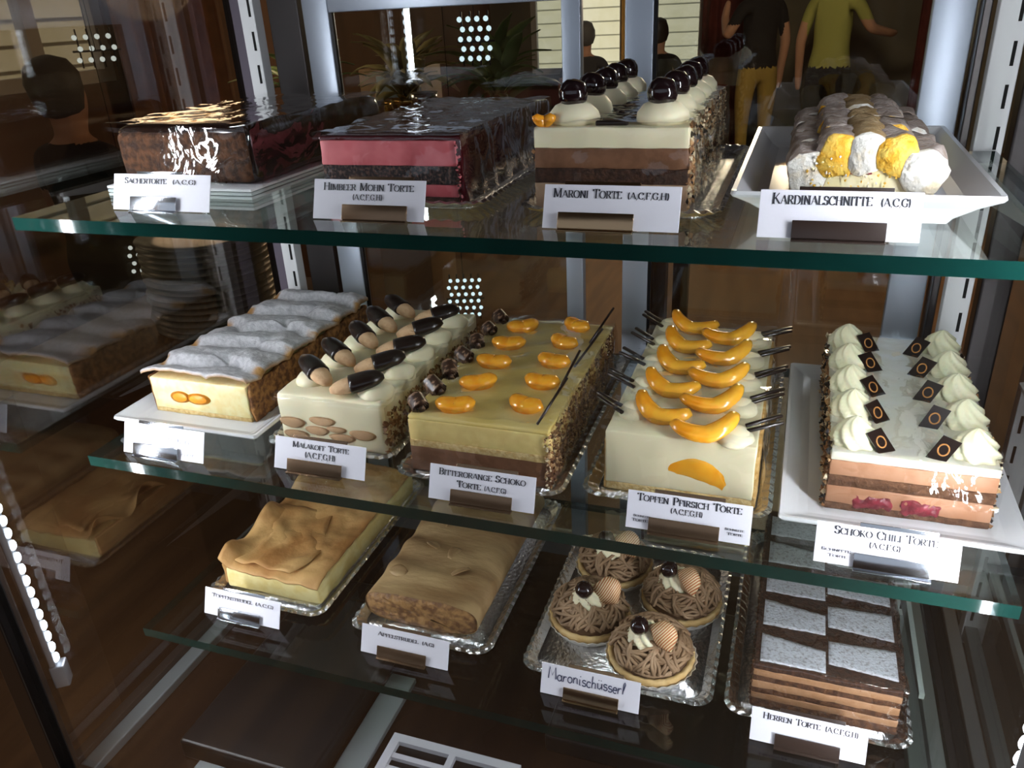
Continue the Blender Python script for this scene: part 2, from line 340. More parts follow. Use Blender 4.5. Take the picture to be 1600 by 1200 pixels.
def curtain(label, mat, x, y, wd, rz, h=2.6, z=FL + 0.02):
    b = MB(); n = 48
    def fn(u, v): return ((u - 0.5) * wd, 0.03 * sin(u * wd * 55) * (0.6 + 0.4 * v) + 0.012 * sin(u * 31), v * h)
    n1 = n + 1; m = 6
    front = [Vector(fn(i / n, j / m)) for j in range(m + 1) for i in range(n1)]; back = [p + Vector((0, 0.008, 0)) for p in front]; K = len(front); fs = []
    for j in range(m):
        for i in range(n):
            a = j * n1 + i; fs += [(a, a + 1, a + n1 + 1, a + n1), (K + a, K + a + n1, K + a + n1 + 1, K + a + 1)]
    for j in range(m):
        a = j * n1; fs.append((a, a + n1, K + a + n1, K + a)); a += n; fs.append((a, K + a, K + a + n1, a + n1))
    b.add(front + back, fs)
    t = thing('curtain', label, 'curtain', x, y, z, None, rz); b.build('cloth', mat, t)
    MB().tube([(-wd / 2 - 0.04, 0, h + 0.01), (wd / 2 + 0.04, 0, h + 0.01)], 0.014, 8).build('curtain_rod', brass, t)
curtain('brown floor-length curtain on the left wall beside the window', curtain_brown, -2.70, 3.5, 1.0, pi / 2)
curtain('dark maroon curtain at the right of the back window', curtain_red, -0.30, 8.38, 0.46, 0)
curtain('narrow amber curtain in the middle of the back window', curtain_amber, -1.27, 8.40, 0.14, 0)
curtain('dark maroon curtain hanging far right on the back wall', curtain_red, 1.55, 8.38, 0.26, 0)

# ---- people in the room
def person(label, x, y, rz, shirt, pants, hair, pose='stand', scale=1.0):
    V = [(0, 0, 0.93), (0, 0, 1.08), (0, 0, 1.25), (0, 0.0, 1.40), (0, 0, 1.48), (0, 0.01, 1.56), (0, 0.015, 1.64), (0, 0.01, 1.70)]
    R = [(0.155, 0.11), (0.14, 0.10), (0.165, 0.11), (0.13, 0.085), (0.055, 0.055), (0.070, 0.080), (0.078, 0.095), (0.050, 0.060)]
    E = [(i, i + 1) for i in range(7)]
    def chain(start, pts):
        p = start
        for (q, r) in pts: V.append(q); R.append((r, r)); E.append((p, len(V) - 1)); p = len(V) - 1
    for s in (-1, 1):
        if pose == 'sit': chain(0, [((s * 0.10, 0.02, 0.90), 0.09), ((s * 0.12, 0.24, 0.90), 0.08), ((s * 0.13, 0.46, 0.88), 0.062), ((s * 0.13, 0.48, 0.64), 0.052), ((s * 0.13, 0.46, 0.45), 0.038), ((s * 0.14, 0.56, 0.43), 0.035)])
        else: chain(0, [((s * 0.10, 0, 0.86), 0.09), ((s * 0.11, 0.01, 0.66), 0.078), ((s * 0.11, 0.015, 0.48), 0.058), ((s * 0.11, 0.0, 0.28), 0.05), ((s * 0.11, -0.01, 0.07), 0.036), ((s * 0.12, 0.13, 0.03), 0.032)])
        if pose == 'reach' and s == 1: arm = [((0.17, 0, 1.40), 0.058), ((0.27, 0.10, 1.20), 0.043), ((0.36, 0.30, 1.16), 0.033), ((0.38, 0.38, 1.15), 0.03), ((0.39, 0.46, 1.15), 0.018)]
        elif pose == 'hand' and s == -1: arm = [((-0.17, 0, 1.40), 0.058), ((-0.27, 0.06, 1.18), 0.043), ((-0.20, 0.24, 1.32), 0.033), ((-0.17, 0.27, 1.39), 0.03), ((-0.15, 0.28, 1.45), 0.018)]
        elif pose == 'sit': arm = [((s * 0.17, 0, 1.40), 0.056), ((s * 0.25, 0.06, 1.17), 0.043), ((s * 0.20, 0.28, 1.10), 0.033), ((s * 0.18, 0.35, 1.10), 0.03), ((s * 0.17, 0.42, 1.09), 0.018)]
        else: arm = [((s * 0.17, 0, 1.40), 0.058), ((s * 0.24, -0.01, 1.13), 0.043), ((s * 0.25, 0.05, 0.90), 0.033), ((s * 0.25, 0.06, 0.82), 0.03), ((s * 0.25, 0.07, 0.74), 0.018)]
        chain(3, arm)
    me = bpy.data.meshes.new('body'); me.from_pydata(V, E, []); tmp = bpy.data.objects.new('tmp_body', me); col.objects.link(tmp)
    tmp.modifiers.new('s', 'SKIN'); sub = tmp.modifiers.new('d', 'SUBSURF'); sub.levels = 3; sub.render_levels = 3
    sv = me.skin_vertices[0].data
    for i, r in enumerate(R): sv[i].radius = r
    sv[0].use_root = True
    dg = bpy.context.evaluated_depsgraph_get(); bm_ = bpy.data.meshes.new_from_object(tmp.evaluated_get(dg)); bpy.data.objects.remove(tmp)
    bm_.name = 'body'; bm_.materials.clear()
    for m in (skin_m, shirt, pants, black_plastic): bm_.materials.append(m)
    for p in bm_.polygons:
        c = p.center; p.use_smooth = True
        out = abs(c.x) > 0.19 or (c.y > 0.16 and c.z > 1.0 and pose != 'sit') or (pose == 'sit' and c.y > 0.12 and c.z > 1.02)
        if c.z > 1.46: k = 0
        elif out and not (c.z > 1.27 and c.y < 0.09): k = 0
        elif c.z > (0.98 if pose == 'sit' else 0.93): k = 1
        elif c.z < (0.46 if pose == 'sit' else 0.07): k = 3
        else: k = 2
        p.material_index = k
    t = thing('person', label, 'person', x, y, FL + (-0.44 if pose == 'sit' else 0.0), None, rz)
    t.scale = (scale,) * 3
    link('body', bm_, t)
    h = MB(); h.lathe([(0.03, -0.115), (0.075, -0.09), (0.096, -0.03), (0.100, 0.03), (0.080, 0.085), (0.04, 0.11), (0.004, 0.115)], 14, mod=lambda a, i: 1.0 + 0.06 * sin(5 * a + i))
    h.build('hair', hair, t, (0, -0.022, 1.66), (0.25, 0, 0))
    return t
olive_shirt = M('yellow_green_shirt', (0.34, 0.34, 0.09), 0.9); dark_cloth = M('black_cloth', (0.012, 0.011, 0.012), 0.9); grey_cloth = M('dark_grey_cloth', (0.05, 0.05, 0.055), 0.9); ochre_cloth = M('ochre_cloth', (0.40, 0.27, 0.06), 0.9)
hair_dark = M('dark_hair', (0.015, 0.009, 0.006), 0.6); hair_grey = M('grey_hair', (0.12, 0.12, 0.12), 0.7)
person('person in a yellow-green shirt and dark trousers reaching to the right, seen from behind', 0.66, 7.0, -0.25, olive_shirt, dark_cloth, hair_dark, 'reach')
person('person in black with an ochre skirt and one bare arm raised', 0.10, 7.1, 0.6, dark_cloth, ochre_cloth, hair_dark, 'hand')
person('seated person in dark grey, left of two silhouettes at the back window', -1.56, 7.75, 0.15, grey_cloth, dark_cloth, hair_grey, 'sit')
person('seated person in black, right of two silhouettes at the back window', -0.86, 7.8, -0.1, dark_cloth, dark_cloth, hair_dark, 'sit')
person('dark-haired seated person at the window beyond the left glass', -2.3, 2.2, 0.0, dark_cloth, dark_cloth, hair_dark, 'sit', 1.05)
def stool(label, x, y):
    t = thing('cafe_stool', label, 'stool', x, y, FL)
    MB().lathe([(0.16, 0.36), (0.18, 0.375), (0.18, 0.40), (0.15, 0.41)], 20).build('seat', wood_dark, t)
    for k in range(4):
        a = pi / 4 + k * pi / 2
        MB().tube([(0.12 * cos(a), 0.12 * sin(a), 0.36), (0.17 * cos(a), 0.17 * sin(a), 0)], 0.014, 6).build('leg', wood_dark, t)
stool('dark wooden stool under the grey seated person', -1.56, 7.75); stool('dark wooden stool under the black-clad person at the back window', -0.86, 7.8); stool('dark wooden stool by the left window', -2.3, 2.2)

# ---- side table behind the case: plant, brass pot, steel jug, glowing dots in place of light reflections
def table(label, x, y, wx, wy, h):
    t = thing('side_table', label, 'table', x, y, FL)
    MB().rbox(-wx / 2, wx / 2, -wy / 2, wy / 2, h - 0.03, h, 0.004, 0.2).build('table_top', wood_dark, t)
    for sx in (-1, 1):
        for sy in (-1, 1): MB().box(sx * (wx / 2 - 0.05) - 0.02, sx * (wx / 2 - 0.05) + 0.02, sy * (wy / 2 - 0.05) - 0.02, sy * (wy / 2 - 0.05) + 0.02, 0, h - 0.03).build('leg', wood_dark, t, smooth=False)
TH = ZM + 0.035
table('dark wooden side table behind the case carrying the plants', -0.36, 1.55, 1.3, 0.5, TH)
def plant(label, x, y, z, n, ln, mat, seed, pot):
    random.seed(seed); t = thing('potted_plant', label, 'plant', x, y, z)
    MB().lathe([(0.035, 0), (0.045, 0.05), (0.05, 0.06), (0.047, 0.062), (0.04, 0.05), (0.001, 0.048)], 16).build('pot', pot, t)
    b0 = MB()
    def fn(u, v):
        wv = 0.018 * sin(pi * min(1, v * 0.93 + 0.07)) ** 0.7
        return ((u - 0.5) * 2 * wv, v * ln * 0.9, ln * (0.75 * v - 0.75 * v * v) - 0.006 * abs(u - 0.5))
    b0.sheet(fn, 2, 6, 0.0008); me = b0.mesh('leaf', mat)
    for k in range(n):
        s = random.uniform(0.55, 1.1)
        link('leaf', me, t, (random.uniform(-.015, .015), random.uniform(-.015, .015), 0.055 + random.uniform(0, 0.05)), (random.uniform(-0.1, 1.1), random.uniform(-0.3, 0.3), k * 2.4 + random.uniform(-.3, .3)), scale=(s, s, s))
plant('spiky green potted plant at the right end of the rear side table', -0.18, 1.5, 0.035, 40, 0.20, leaf_m, 3, terracotta)
plant('olive-leaved potted plant in the middle of the rear side table', -0.50, 1.66, 0.035, 52, 0.20, leaf_dry, 5, brass)
plant('dense green potted plant towards the left of the rear side table', -0.80, 1.62, 0.035, 40, 0.19, leaf_m, 8, steel)
t = thing('brass_pot', 'small polished brass pot on the rear side table', 'pot', -0.47, 1.42, 0.035)
MB().lathe([(0.03, 0), (0.042, 0.015), (0.045, 0.045), (0.036, 0.07), (0.040, 0.078), (0.034, 0.076), (0.03, 0.06), (0.001, 0.012)], 20).build('body', brass, t)
MB().tube([(0.04, 0, 0.06), (0.065, 0, 0.058), (0.062, 0, 0.03), (0.044, 0, 0.022)], 0.004, 6).build('handle', brass, t)
t = thing('steel_milk_jug', 'polished steel milk jug beside the brass pot', 'jug', -0.34, 1.42, 0.035)
MB().lathe([(0.036, 0), (0.04, 0.02), (0.034, 0.06), (0.03, 0.085), (0.034, 0.10), (0.030, 0.098), (0.026, 0.08), (0.001, 0.01)], 20).build('body', steel, t)
MB().tube([(0.032, 0, 0.085), (0.062, 0, 0.08), (0.06, 0, 0.03), (0.038, 0, 0.022)], 0.004, 6).build('handle', steel, t)
t = thing('coffee_cabinet', 'brown wooden cabinet with a small screen left behind the rear door', 'cabinet', -0.66, 1.95, FL)
MB().rbox(-0.09, 0.09, -0.1, 0.1, 0, 1.36, 0.004, 0.4).build('body', M('light_oak', (0.40, 0.24, 0.12), 0.6), t)
MB().rbox(-0.03, 0.04, -0.106, -0.1, 1.28, 1.34, 0.001, 0.1).build('screen', M('pale_screen', (0.5, 0.58, 0.55), 0.3), t)

dm = MB().lathe([(0.0001, -0.5), (0.35, -0.35), (0.5, 0), (0.35, 0.35), (0.0001, 0.5)], 8).mesh('reflected_dot', dot_glow)
def reflected_dots(label, x, y, z, nx, nz_, pitch, rz=0.0, s=0.010, stand=False):  # hung dot clusters, added in place of light reflections in the glass
    t = thing('reflected_dot_cluster', label, 'lamp', x, y, z, None, rz)
    for i in range(nx): MB().rbox(-0.0015, 0.0015, 0, 0.003, 0, nz_ * pitch + 0.01, 0.0005, 0.1).build('bar', black_plastic, t, ((i - (nx - 1) / 2) * pitch + 0.15 * pitch, 0, 0))
    MB().rbox(-nx * pitch / 2, nx * pitch / 2 + pitch * 0.3, 0.002, 0.006, nz_ * pitch * 0.5 - 0.002, nz_ * pitch * 0.5 + 0.002, 0.0005, 0.1).build('cross_bar', black_plastic, t)
    MB().tube([(0, 0.006, nz_ * pitch * 0.5), (0, 0.006, (1.75 - z))], 0.0008, 5).build('hanging_wire', black_plastic, t)
    for i in range(nx):
        for k in range(nz_): link('reflected_dot', dm, t, ((i - (nx - 1) / 2) * pitch + (k % 2) * pitch * 0.3, -0.004, 0.005 + (k + 0.5) * pitch), scale=(s, s, s))
reflected_dots('cluster of white dots standing in for reflected lights above the middle shelf of cakes, seen through the rear door', -0.115, 1.05, -0.285, 5, 6, 0.015, 0.3, 0.0085)
reflected_dots('cluster of white dots standing in for reflected lights beside the spiky plant, seen through the rear door', -0.115, 1.2, 0.205, 4, 5, 0.018, 0.1, 0.011)
reflected_dots('small cluster of white dots standing in for reflected lights high up beyond the left glass', -0.9, 1.02, 0.235, 4, 3, 0.022, 0.6, 0.011)
reflected_dots('small cluster of white dots standing in for reflected lights at mid height beyond the left glass', -0.86, 0.97, -0.205, 4, 4, 0.018, 0.6, 0.010)

# unseen pendant lamps, added to brighten the dark room behind
def pendant(label, x, y, z, power):
    t = thing('added_pendant_lamp', label, 'lamp', x, y, z)
    MB().lathe([(0.02, 0.16), (0.06, 0.13), (0.14, 0.02), (0.15, 0.0), (0.147, 0.0), (0.135, 0.02), (0.055, 0.125), (0.015, 0.15)], 28).build('shade', brass, t)
    MB().tube([(0, 0, 0.155), (0, 0, 1.75 - z)], 0.004, 6).build('cord', black_plastic, t)
    MB().lathe([(0.001, 0.0), (0.03, 0.02), (0.038, 0.05), (0.025, 0.09), (0.012, 0.13)], 16).build('bulb', EMIT('added_warm_bulb', (1.0, 0.72, 0.42), 8.0), t)
    ld = bpy.data.lights.new('added_pendant_light', 'POINT'); ld.energy = power; ld.color = (1.0, 0.78, 0.52); ld.shadow_soft_size = 0.14
    lo = bpy.data.objects.new('added_pendant_light', ld); col.objects.link(lo); lo.parent = t; lo.location = (0, 0, -0.16)
pendant('added brass pendant lamp, unseen, brightening the middle of the room behind the case', 0.5, 4.6, 0.95, 150)
pendant('added unseen brass pendant lamp brightening the potted plants from the left', -1.10, 1.45, 0.62, 7)
pendant('added unseen brass pendant lamp brightening the left wall', -1.9, 0.2, 0.9, 8)

# stack of plates on a side counter beyond the left glass
t = thing('counter', 'dark wooden counter beyond the left glass under the plates', 'counter', -0.30, 0.46, FL)
MB().rbox(-0.13, 0.13, -0.2, 0.2, 0, ZM - 0.10, 0.004, 0.4).build('body', wood_dark, t)
MB().rbox(-0.14, 0.14, -0.21, 0.21, ZM - 0.10, ZM - 0.075, 0.004, 0.4).build('worktop', wood_dark, t)
pm = MB().lathe([(0.045, 0), (0.048, 0.002), (0.085, 0.007), (0.086, 0.0085), (0.06, 0.006), (0.04, 0.004), (0.0005, 0.004)], 40).mesh('plate', plate_m)
for k in range(15):
    tag(link('plate', pm, None, (-0.235 + 0.0016 * sin(k * 2.1), 0.455 + 0.0014 * cos(k * 1.7), -0.075 + k * 0.0086), top=True), ('topmost grey-green plate of the stack beyond the left glass' if k == 14 else 'bottom grey-green plate of the stack beyond the left glass, on the counter' if k == 0 else 'grey-green plate in the middle of the stack beyond the left glass'), 'plate', 'stacked plates beyond the left glass')

# ------------------------------------------------------------------ the display case
XL, XR, YF, YR = -0.038, 0.694, -0.085, 0.350
case = thing('display_case', 'glass pastry display case with aluminium rear sliding doors and led strips', 'display case', 0.33, 0.13, FL)
CO = Vector((0.33, 0.13, FL))
def cpart(b, name, mats, parent=case, smooth=False, sub=None):
    return b.build(name, mats, parent, tuple(-CO), smooth=smooth)
cpart(MB().rbox(XL - 0.02, XR + 0.02, YF - 0.02, YR + 0.05, FL, ZB - 0.012, 0.004, 0.3), 'base_cabinet', wood_dark)
cpart(MB().box(XL, XR, YF, YR, ZB - 0.012, ZB), 'case_floor', case_brown)
HT = 0.46
cpart(MB().box(XL - 0.006, XL, YF, YR, ZB, HT), 'left_glass', glass_side)
cpart(MB().box(XR, XR + 0.006, YF, YR, ZB, HT), 'right_glass', glass_side)
cpart(MB().box(XL + 0.012, XR - 0.012, YF - 0.005, YF, ZB + 0.012, HT), 'front_glass', glass_front)
cpart(MB().rbox(XL - 0.02, XR + 0.02, YF - 0.02, YR + 0.03, HT, HT + 0.03, 0.004, 0.3), 'roof_panel', alu_dark)
for x0, x1 in ((XL - 0.012, XL + 0.012), (XR - 0.012, XR + 0.012)):
    cpart(MB().rbox(x0, x1, YF - 0.012, YF + 0.006, ZB - 0.012, HT, 0.002, 0.4), 'front_post', alu_dark)
    cpart(MB().rbox(x0, x1, YR - 0.006, YR + 0.014, ZB - 0.012, HT, 0.002, 0.4), 'rear_post', alu_dark)
cpart(MB().rbox(XL + 0.012, XR - 0.012, YF - 0.012, YF + 0.006, ZB - 0.012, ZB + 0.012, 0.002, 0.4), 'front_sill', alu_dark)
for x0, x1, x2 in ((XL, XL + 0.010, XL + 0.026), (XR, XR - 0.010, XR - 0.026)):
    a, b_ = min(x0, x1), max(x0, x1); c_, d_ = min(x1, x2), max(x1, x2)
    cpart(MB().rbox(a, b_, YF + 0.006, YR - 0.006, ZB, ZB + 0.016, 0.001, 0.3), 'side_sill_lip', alu_dark)
    cpart(MB().rbox(c_, d_, YF + 0.006, YR - 0.006, ZB, ZB + 0.010, 0.0015, 0.3), 'side_sill', sill_grey)
# slotted standards, thin black plates stand for the shade inside the slots
def rail(x0, x1, y0, y1, face):
    rp = cpart(MB().rbox(x0, x1, y0, y1, ZB, HT, 0.001, 0.3), 'slotted_rail', rail_white)
    sl = MB().box(-0.0012, 0.0012, -0.0004, 0.0004, 0, 0.017).mesh('slot', slot_black, False) if face == 'y' else None
    z = ZB + 0.03
    while z < HT - 0.03:
        link('slot', sl, rp, ((x0 + x1) / 2 + (x1 - x0) * 0.22, y0 - 0.0002, z)); z += 0.030
rail(0.000, 0.016, 0.302, 0.316, 'y'); rail(0.648, 0.668, 0.302, 0.316, 'y')
cpart(MB().rbox(-0.022, -0.004, 0.318, 0.340, ZB, HT, 0.001, 0.3), 'corner_profile', M('mauve_grey_profile', (0.12, 0.10, 0.13), 0.5))
cpart(MB().rbox(0.018, 0.052, 0.322, 0.346, ZB, HT, 0.001, 0.3), 'corner_profile', alu_dark)
cpart(MB().rbox(0.640, 0.646, 0.318, 0.346, ZB, HT, 0.001, 0.3), 'corner_profile', alu_dark)
# two rear sliding doors: aluminium stiles and rails with glass
def door(x0, x1, y, sl, sr, z0=-0.275, z1=0.345):
    d = bpy.data.objects.new('sliding_door', None); col.objects.link(d); d.parent = case; d.location = (x0 - CO.x, y - CO.y, z0 - CO.z)
    wd, h = x1 - x0, z1 - z0
    MB().rbox(0, sl, 0, 0.012, 0, h, 0.001, 0.3).build('stile', alu, d); MB().rbox(wd - sr, wd, 0, 0.012, 0, h, 0.001, 0.3).build('stile', alu, d)
    MB().rbox(sl, wd - sr, 0, 0.012, h - 0.03, h, 0.001, 0.3).build('top_rail', alu, d); MB().rbox(sl, wd - sr, 0, 0.012, 0, 0.03, 0.001, 0.3).build('bottom_rail', alu, d)
    MB().box(sl - 0.003, wd - sr + 0.003, 0.005, 0.008, 0.027, h - 0.027).build('door_pane', glass_rear, d, smooth=False)
    MB().box(sl, sl + 0.003, 0.001, 0.005, 0.03, h - 0.03).build('gasket', black_plastic, d, smooth=False)
door(0.058, 0.332, 0.320, 0.028, 0.017); door(0.368, 0.638, 0.334, 0.025, 0.030)
# led strips in the front corners
dio = MB().lathe([(0.0042, 0), (0.0042, 0.0012), (0.0028, 0.0024), (0.0001, 0.0027)], 8).mesh('led_diode', led_white)
def led_strip(x, y, z0, z1, dx, dy):
    ang = math.atan2(dy, dx)
    s = bpy.data.objects.new('led_strip', None); col.objects.link(s); s.parent = case; s.location = (x - CO.x, y - CO.y, z0 - CO.z); s.rotation_euler = (0, 0, ang)
    h = z1 - z0
    MB().rbox(-0.005, 0, -0.005, 0.005, 0, h, 0.001, 0.3).build('housing', led_house, s)
    MB().rbox(-0.006, 0.006, -0.0065, 0.0065, -0.022, 0.0, 0.0015, 0.3).build('end_cap', led_house, s)
    n = int(h / 0.0115)
    for k in range(n): link('led_diode', dio, s, (0.0002, 0, 0.006 + k * 0.0115), (0, pi / 2, 0))
    ld = bpy.data.lights.new('led_strip_light', 'AREA'); ld.shape = 'RECTANGLE'; ld.size = h - 0.01; ld.size_y = 0.006; ld.energy = LED_POWER; ld.color = (0.93, 0.95, 1.0)
    lo = bpy.data.objects.new('led_strip_light', ld); col.objects.link(lo); lo.parent = s; lo.location = (0.004, 0, h / 2)
    # area light emits along local -Z: turn it to the strip's +X, long side along Z
    lo.rotation_euler = Matrix(((0, 0, -1), (0, 1, 0), (1, 0, 0))).to_euler()
led_strip(-0.027, -0.066, -0.168, 0.40, 0.80, 0.60)
led_strip(0.664, -0.052, -0.168, 0.40, -0.80, 0.60)
# shelf brackets under every glass shelf
for z in (ZT, 0.0, ZL):
    for x in (0.006, 0.652):
        cpart(MB().add([(x, 0.303, z - 0.009), (x + 0.004, 0.303, z - 0.009), (x + 0.004, 0.12, z - 0.009), (x, 0.12, z - 0.009), (x, 0.303, z - 0.034), (x + 0.004, 0.303, z - 0.034), (x + 0.004, 0.12, z - 0.014), (x, 0.12, z - 0.014)],
              [(0, 3, 2, 1), (4, 5, 6, 7), (0, 1, 5, 4), (3, 7, 6, 2), (0, 4, 7, 3), (1, 2, 6, 5)]), 'shelf_bracket', rail_white)
# fittings on the case floor
cpart(MB().rbox(0.05, 0.185, -0.04, 0.20, ZB, ZB + 0.022, 0.003, 0.2), 'black_cover', black_plastic)
cpart(MB().rbox(0.36, 0.60, 0.06, 0.26, ZB, ZB + 0.02, 0.003, 0.2), 'black_cover', black_plastic)
cpart(MB().rbox(0.190, 0.216, -0.03, 0.10, ZB, ZB + 0.006, 0.001, 0.2), 'metal_strap', sill_grey)
cpart(MB().rbox(0.075, 0.19, -0.062, -0.045, ZB, ZB + 0.012, 0.001, 0.2), 'metal_strap', sill_grey)
g = cpart(MB().box(0.228, 0.345, -0.055, 0.032, ZB + 0.001, ZB + 0.003), 'vent_grille', black_plastic)
gm = grille_white
for (x0, x1, y0, y1) in ((0.226, 0.347, 0.026, 0.034), (0.226, 0.347, -0.058, -0.050), (0.226, 0.234, -0.050, 0.026), (0.339, 0.347, -0.050, 0.026), (0.283, 0.289, -0.050, 0.026)):
    MB().box(x0, x1, y0, y1, ZB + 0.001, ZB + 0.008).build('grille_frame', gm, g, smooth=False)
for k in range(5): MB().box(0.234, 0.339, 0.010 - k * 0.013, 0.015 - k * 0.013, ZB + 0.003, ZB + 0.007).build('grille_slat', gm, g, smooth=False)
for x in (0.655, 0.672): cpart(MB().rbox(x, x + 0.012, 0.02, 0.34, ZB + 0.010, ZB + 0.022, 0.001, 0.3), 'floor_runner', sill_grey)

# three glass shelves
for z, lab in ((ZT, 'top glass shelf with green edge carrying four cakes'), (0.0, 'middle glass shelf with green edge carrying five cakes'), (ZL, 'bottom glass shelf with green edge carrying strudels and chestnut tartlets')):
    s = MB().box(0.0, 0.663, 0.0, 0.296, z - 0.009, z, 0, mis=[0, 0, 1, 1, 1, 1]).build('glass_shelf', [glass_shelf, glass_edge], top=True, smooth=False)
    tag(s, lab, 'shelf', 'glass shelves of the case')


# ------------------------------------------------------------------ trays
def rrect(x0, x1, y0, y1, r, n=7, rip=0.0, k=0):
    pts = []
    for cx, cy, a0 in ((x1 - r, y1 - r, 0), (x0 + r, y1 - r, pi / 2), (x0 + r, y0 + r, pi), (x1 - r, y0 + r, 3 * pi / 2)):
        for i in range(n): a = a0 + (pi / 2) * i / (n - 1); pts.append((cx + r * cos(a), cy + r * sin(a)))
    out = []                                        # resample the straight runs so that a rim can ripple
    for i, p in enumerate(pts):
        q = pts[(i + 1) % len(pts)]; out.append(p); d = math.hypot(q[0] - p[0], q[1] - p[1]); m = int(d / 0.005)
        for j in range(1, m): out.append((p[0] + (q[0] - p[0]) * j / m, p[1] + (q[1] - p[1]) * j / m))
    return out
def scaled_loop(loop, inset, z, cx, cy, hx, hy):
    return [(cx + (x - cx) * (1 - inset / hx), cy + (y - cy) * (1 - inset / hy), z) for x, y in loop]
def foil_tray(label, x0, x1, y0, y1, z, rim=0.006):
    t = thing('foil_tray', label, 'tray', (x0 + x1) / 2, (y0 + y1) / 2, z); hx, hy = (x1 - x0) / 2, (y1 - y0) / 2
    lp = rrect(-hx, hx, -hy, hy, 0.014); S = lambda i, zz: scaled_loop(lp, i, zz, 0, 0, hx, hy)
    MB().rings([S(0.010, 0.0), S(0.010, 0.0010)], 0).build('tray_base', foil, t)
    def rip(l, a, zz): return [(x * (1 + a * (1 if (i % 2) else -1)), y * (1 + a * (1 if (i % 2) else -1)), zz + (0.0009 if (i % 2) else -0.0004)) for i, (x, y, q) in enumerate(l)]
    MB().rings([S(0.0105, 0.0002), rip(S(0.001, 0), 0.004, rim - 0.0016), rip(S(0.0, 0), 0.004, rim - 0.0008), rip(S(0.003, 0), 0.003, rim), S(0.0095, 0.0012)], 0, False, False).build('crimped_rim', foil, t, smooth=False)
    return t
def porcelain_tray(label, x0, x1, y0, y1, z, rim, well, foot=0.02):
    t = thing('porcelain_tray', label, 'tray', (x0 + x1) / 2, (y0 + y1) / 2, z); hx, hy = (x1 - x0) / 2, (y1 - y0) / 2
    lp = rrect(-hx, hx, -hy, hy, 0.003, 4); S = lambda i, zz: scaled_loop(lp, i, zz, 0, 0, hx, hy)
    MB().rings([S(foot, 0.0), S(foot - 0.002, rim * 0.15), S(foot * 0.45, rim * 0.55), S(0.001, rim - 0.0035), S(0.0, rim - 0.002), S(0.0006, rim), S(0.003, rim - 0.0004), S(0.012, well + (rim - well) * 0.25), S(0.018, well)], 0).build('dish', porcelain, t, smooth=False)
    return t

# ------------------------------------------------------------------ shared decoration meshes
def rosette_mesh(name, mat, r=0.013, h=0.014, lobes=8, twist=1.6):
    prof = []
    for i in range(11):
        q = i / 10; prof.append((r * (1 - q ** 1.7) ** 0.75 * (1.0 if i else 0.93) + 0.0002, h * q))
    return MB().lathe(prof, lobes * 6, mod=lambda a, i: 1 + 0.13 * cos(lobes * (a + twist * i / 10)) - 0.02 * (i % 3)).mesh(name, mat)
def dollop_mesh(name, mat, r, h):
    return MB().lathe([(r * 0.92, 0), (r, h * 0.2), (r * 0.93, h * 0.5), (r * 0.68, h * 0.8), (r * 0.3, h * 0.97), (0.0002, h)], 18, mod=lambda a, i: 1 + 0.05 * sin(3 * a + i)).mesh(name, mat)
def crescent_mesh(name, mat, R=0.016, th=0.006, span=2.3, flat=0.8):
    n = 14; pts = []; rad = []
    for i in range(n + 1):
        a = -span / 2 + span * i / n; q = i / n
        pts.append((R * sin(a), -R * cos(a) + R * 0.7, 0.004 * abs(sin(a)))); rad.append(th * (0.18 + 0.82 * sin(pi * (0.06 + 0.88 * q)) ** 0.6))
    return MB().tube(pts, rad, 10, flat=flat).mesh(name, mat)
cherry_mesh = MB().lathe([(0.0003, -1), (0.42, -0.9), (0.78, -0.62), (0.98, -0.2), (1.0, 0.15), (0.85, 0.55), (0.55, 0.84), (0.2, 0.93), (0.0003, 0.86)], 16, mod=lambda a, i: 1 + 0.04 * sin(4 * a + i)).mesh('black_cherry', cherry_black)

def crumbs(parent, name, o, u, v, nrm, n, s0, s1, mats, seed=1, flat=0.6):
    """crumbs, nuts or flakes pressed on a flat side: too many to count, one part"""
    random.seed(seed); b = MB(); o, u, v, nrm = Vector(o), Vector(u), Vector(v), Vector(nrm).normalized()
    for _ in range(n):
        c = o + u * random.random() + v * random.random() ** 1.05; s = random.uniform(s0, s1)
        e = Euler((random.uniform(0, 6), random.uniform(0, 6), random.uniform(0, 6))).to_matrix(); vs = []
        for d in ((1, 0, 0), (-1, 0, 0), (0, 1, 0), (0, -1, 0), (0, 0, flat), (0, 0, -flat)):
            p = e @ (Vector(d) * s * random.uniform(0.6, 1.1)); vs.append(c + p + nrm * s * 0.25)
        b.add(vs, [(0, 2, 4), (2, 1, 4), (1, 3, 4), (3, 0, 4), (2, 0, 5), (1, 2, 5), (3, 1, 5), (0, 3, 5)], random.randrange(len(mats)))
    ob = b.build(name, mats, parent, smooth=False); ob['kind'] = 'stuff'; return ob
def layer(t, name, x0, x1, y0, y1, z0, z1, mat, r=0.0012, amp=0.0007, freq=170.0, seed=0.0, step=0.007, warp=None):
    return MB().rbox(x0, x1, y0, y1, z0, z1, r, step, amp, freq, seed, warp=warp).build(name, mat, t)
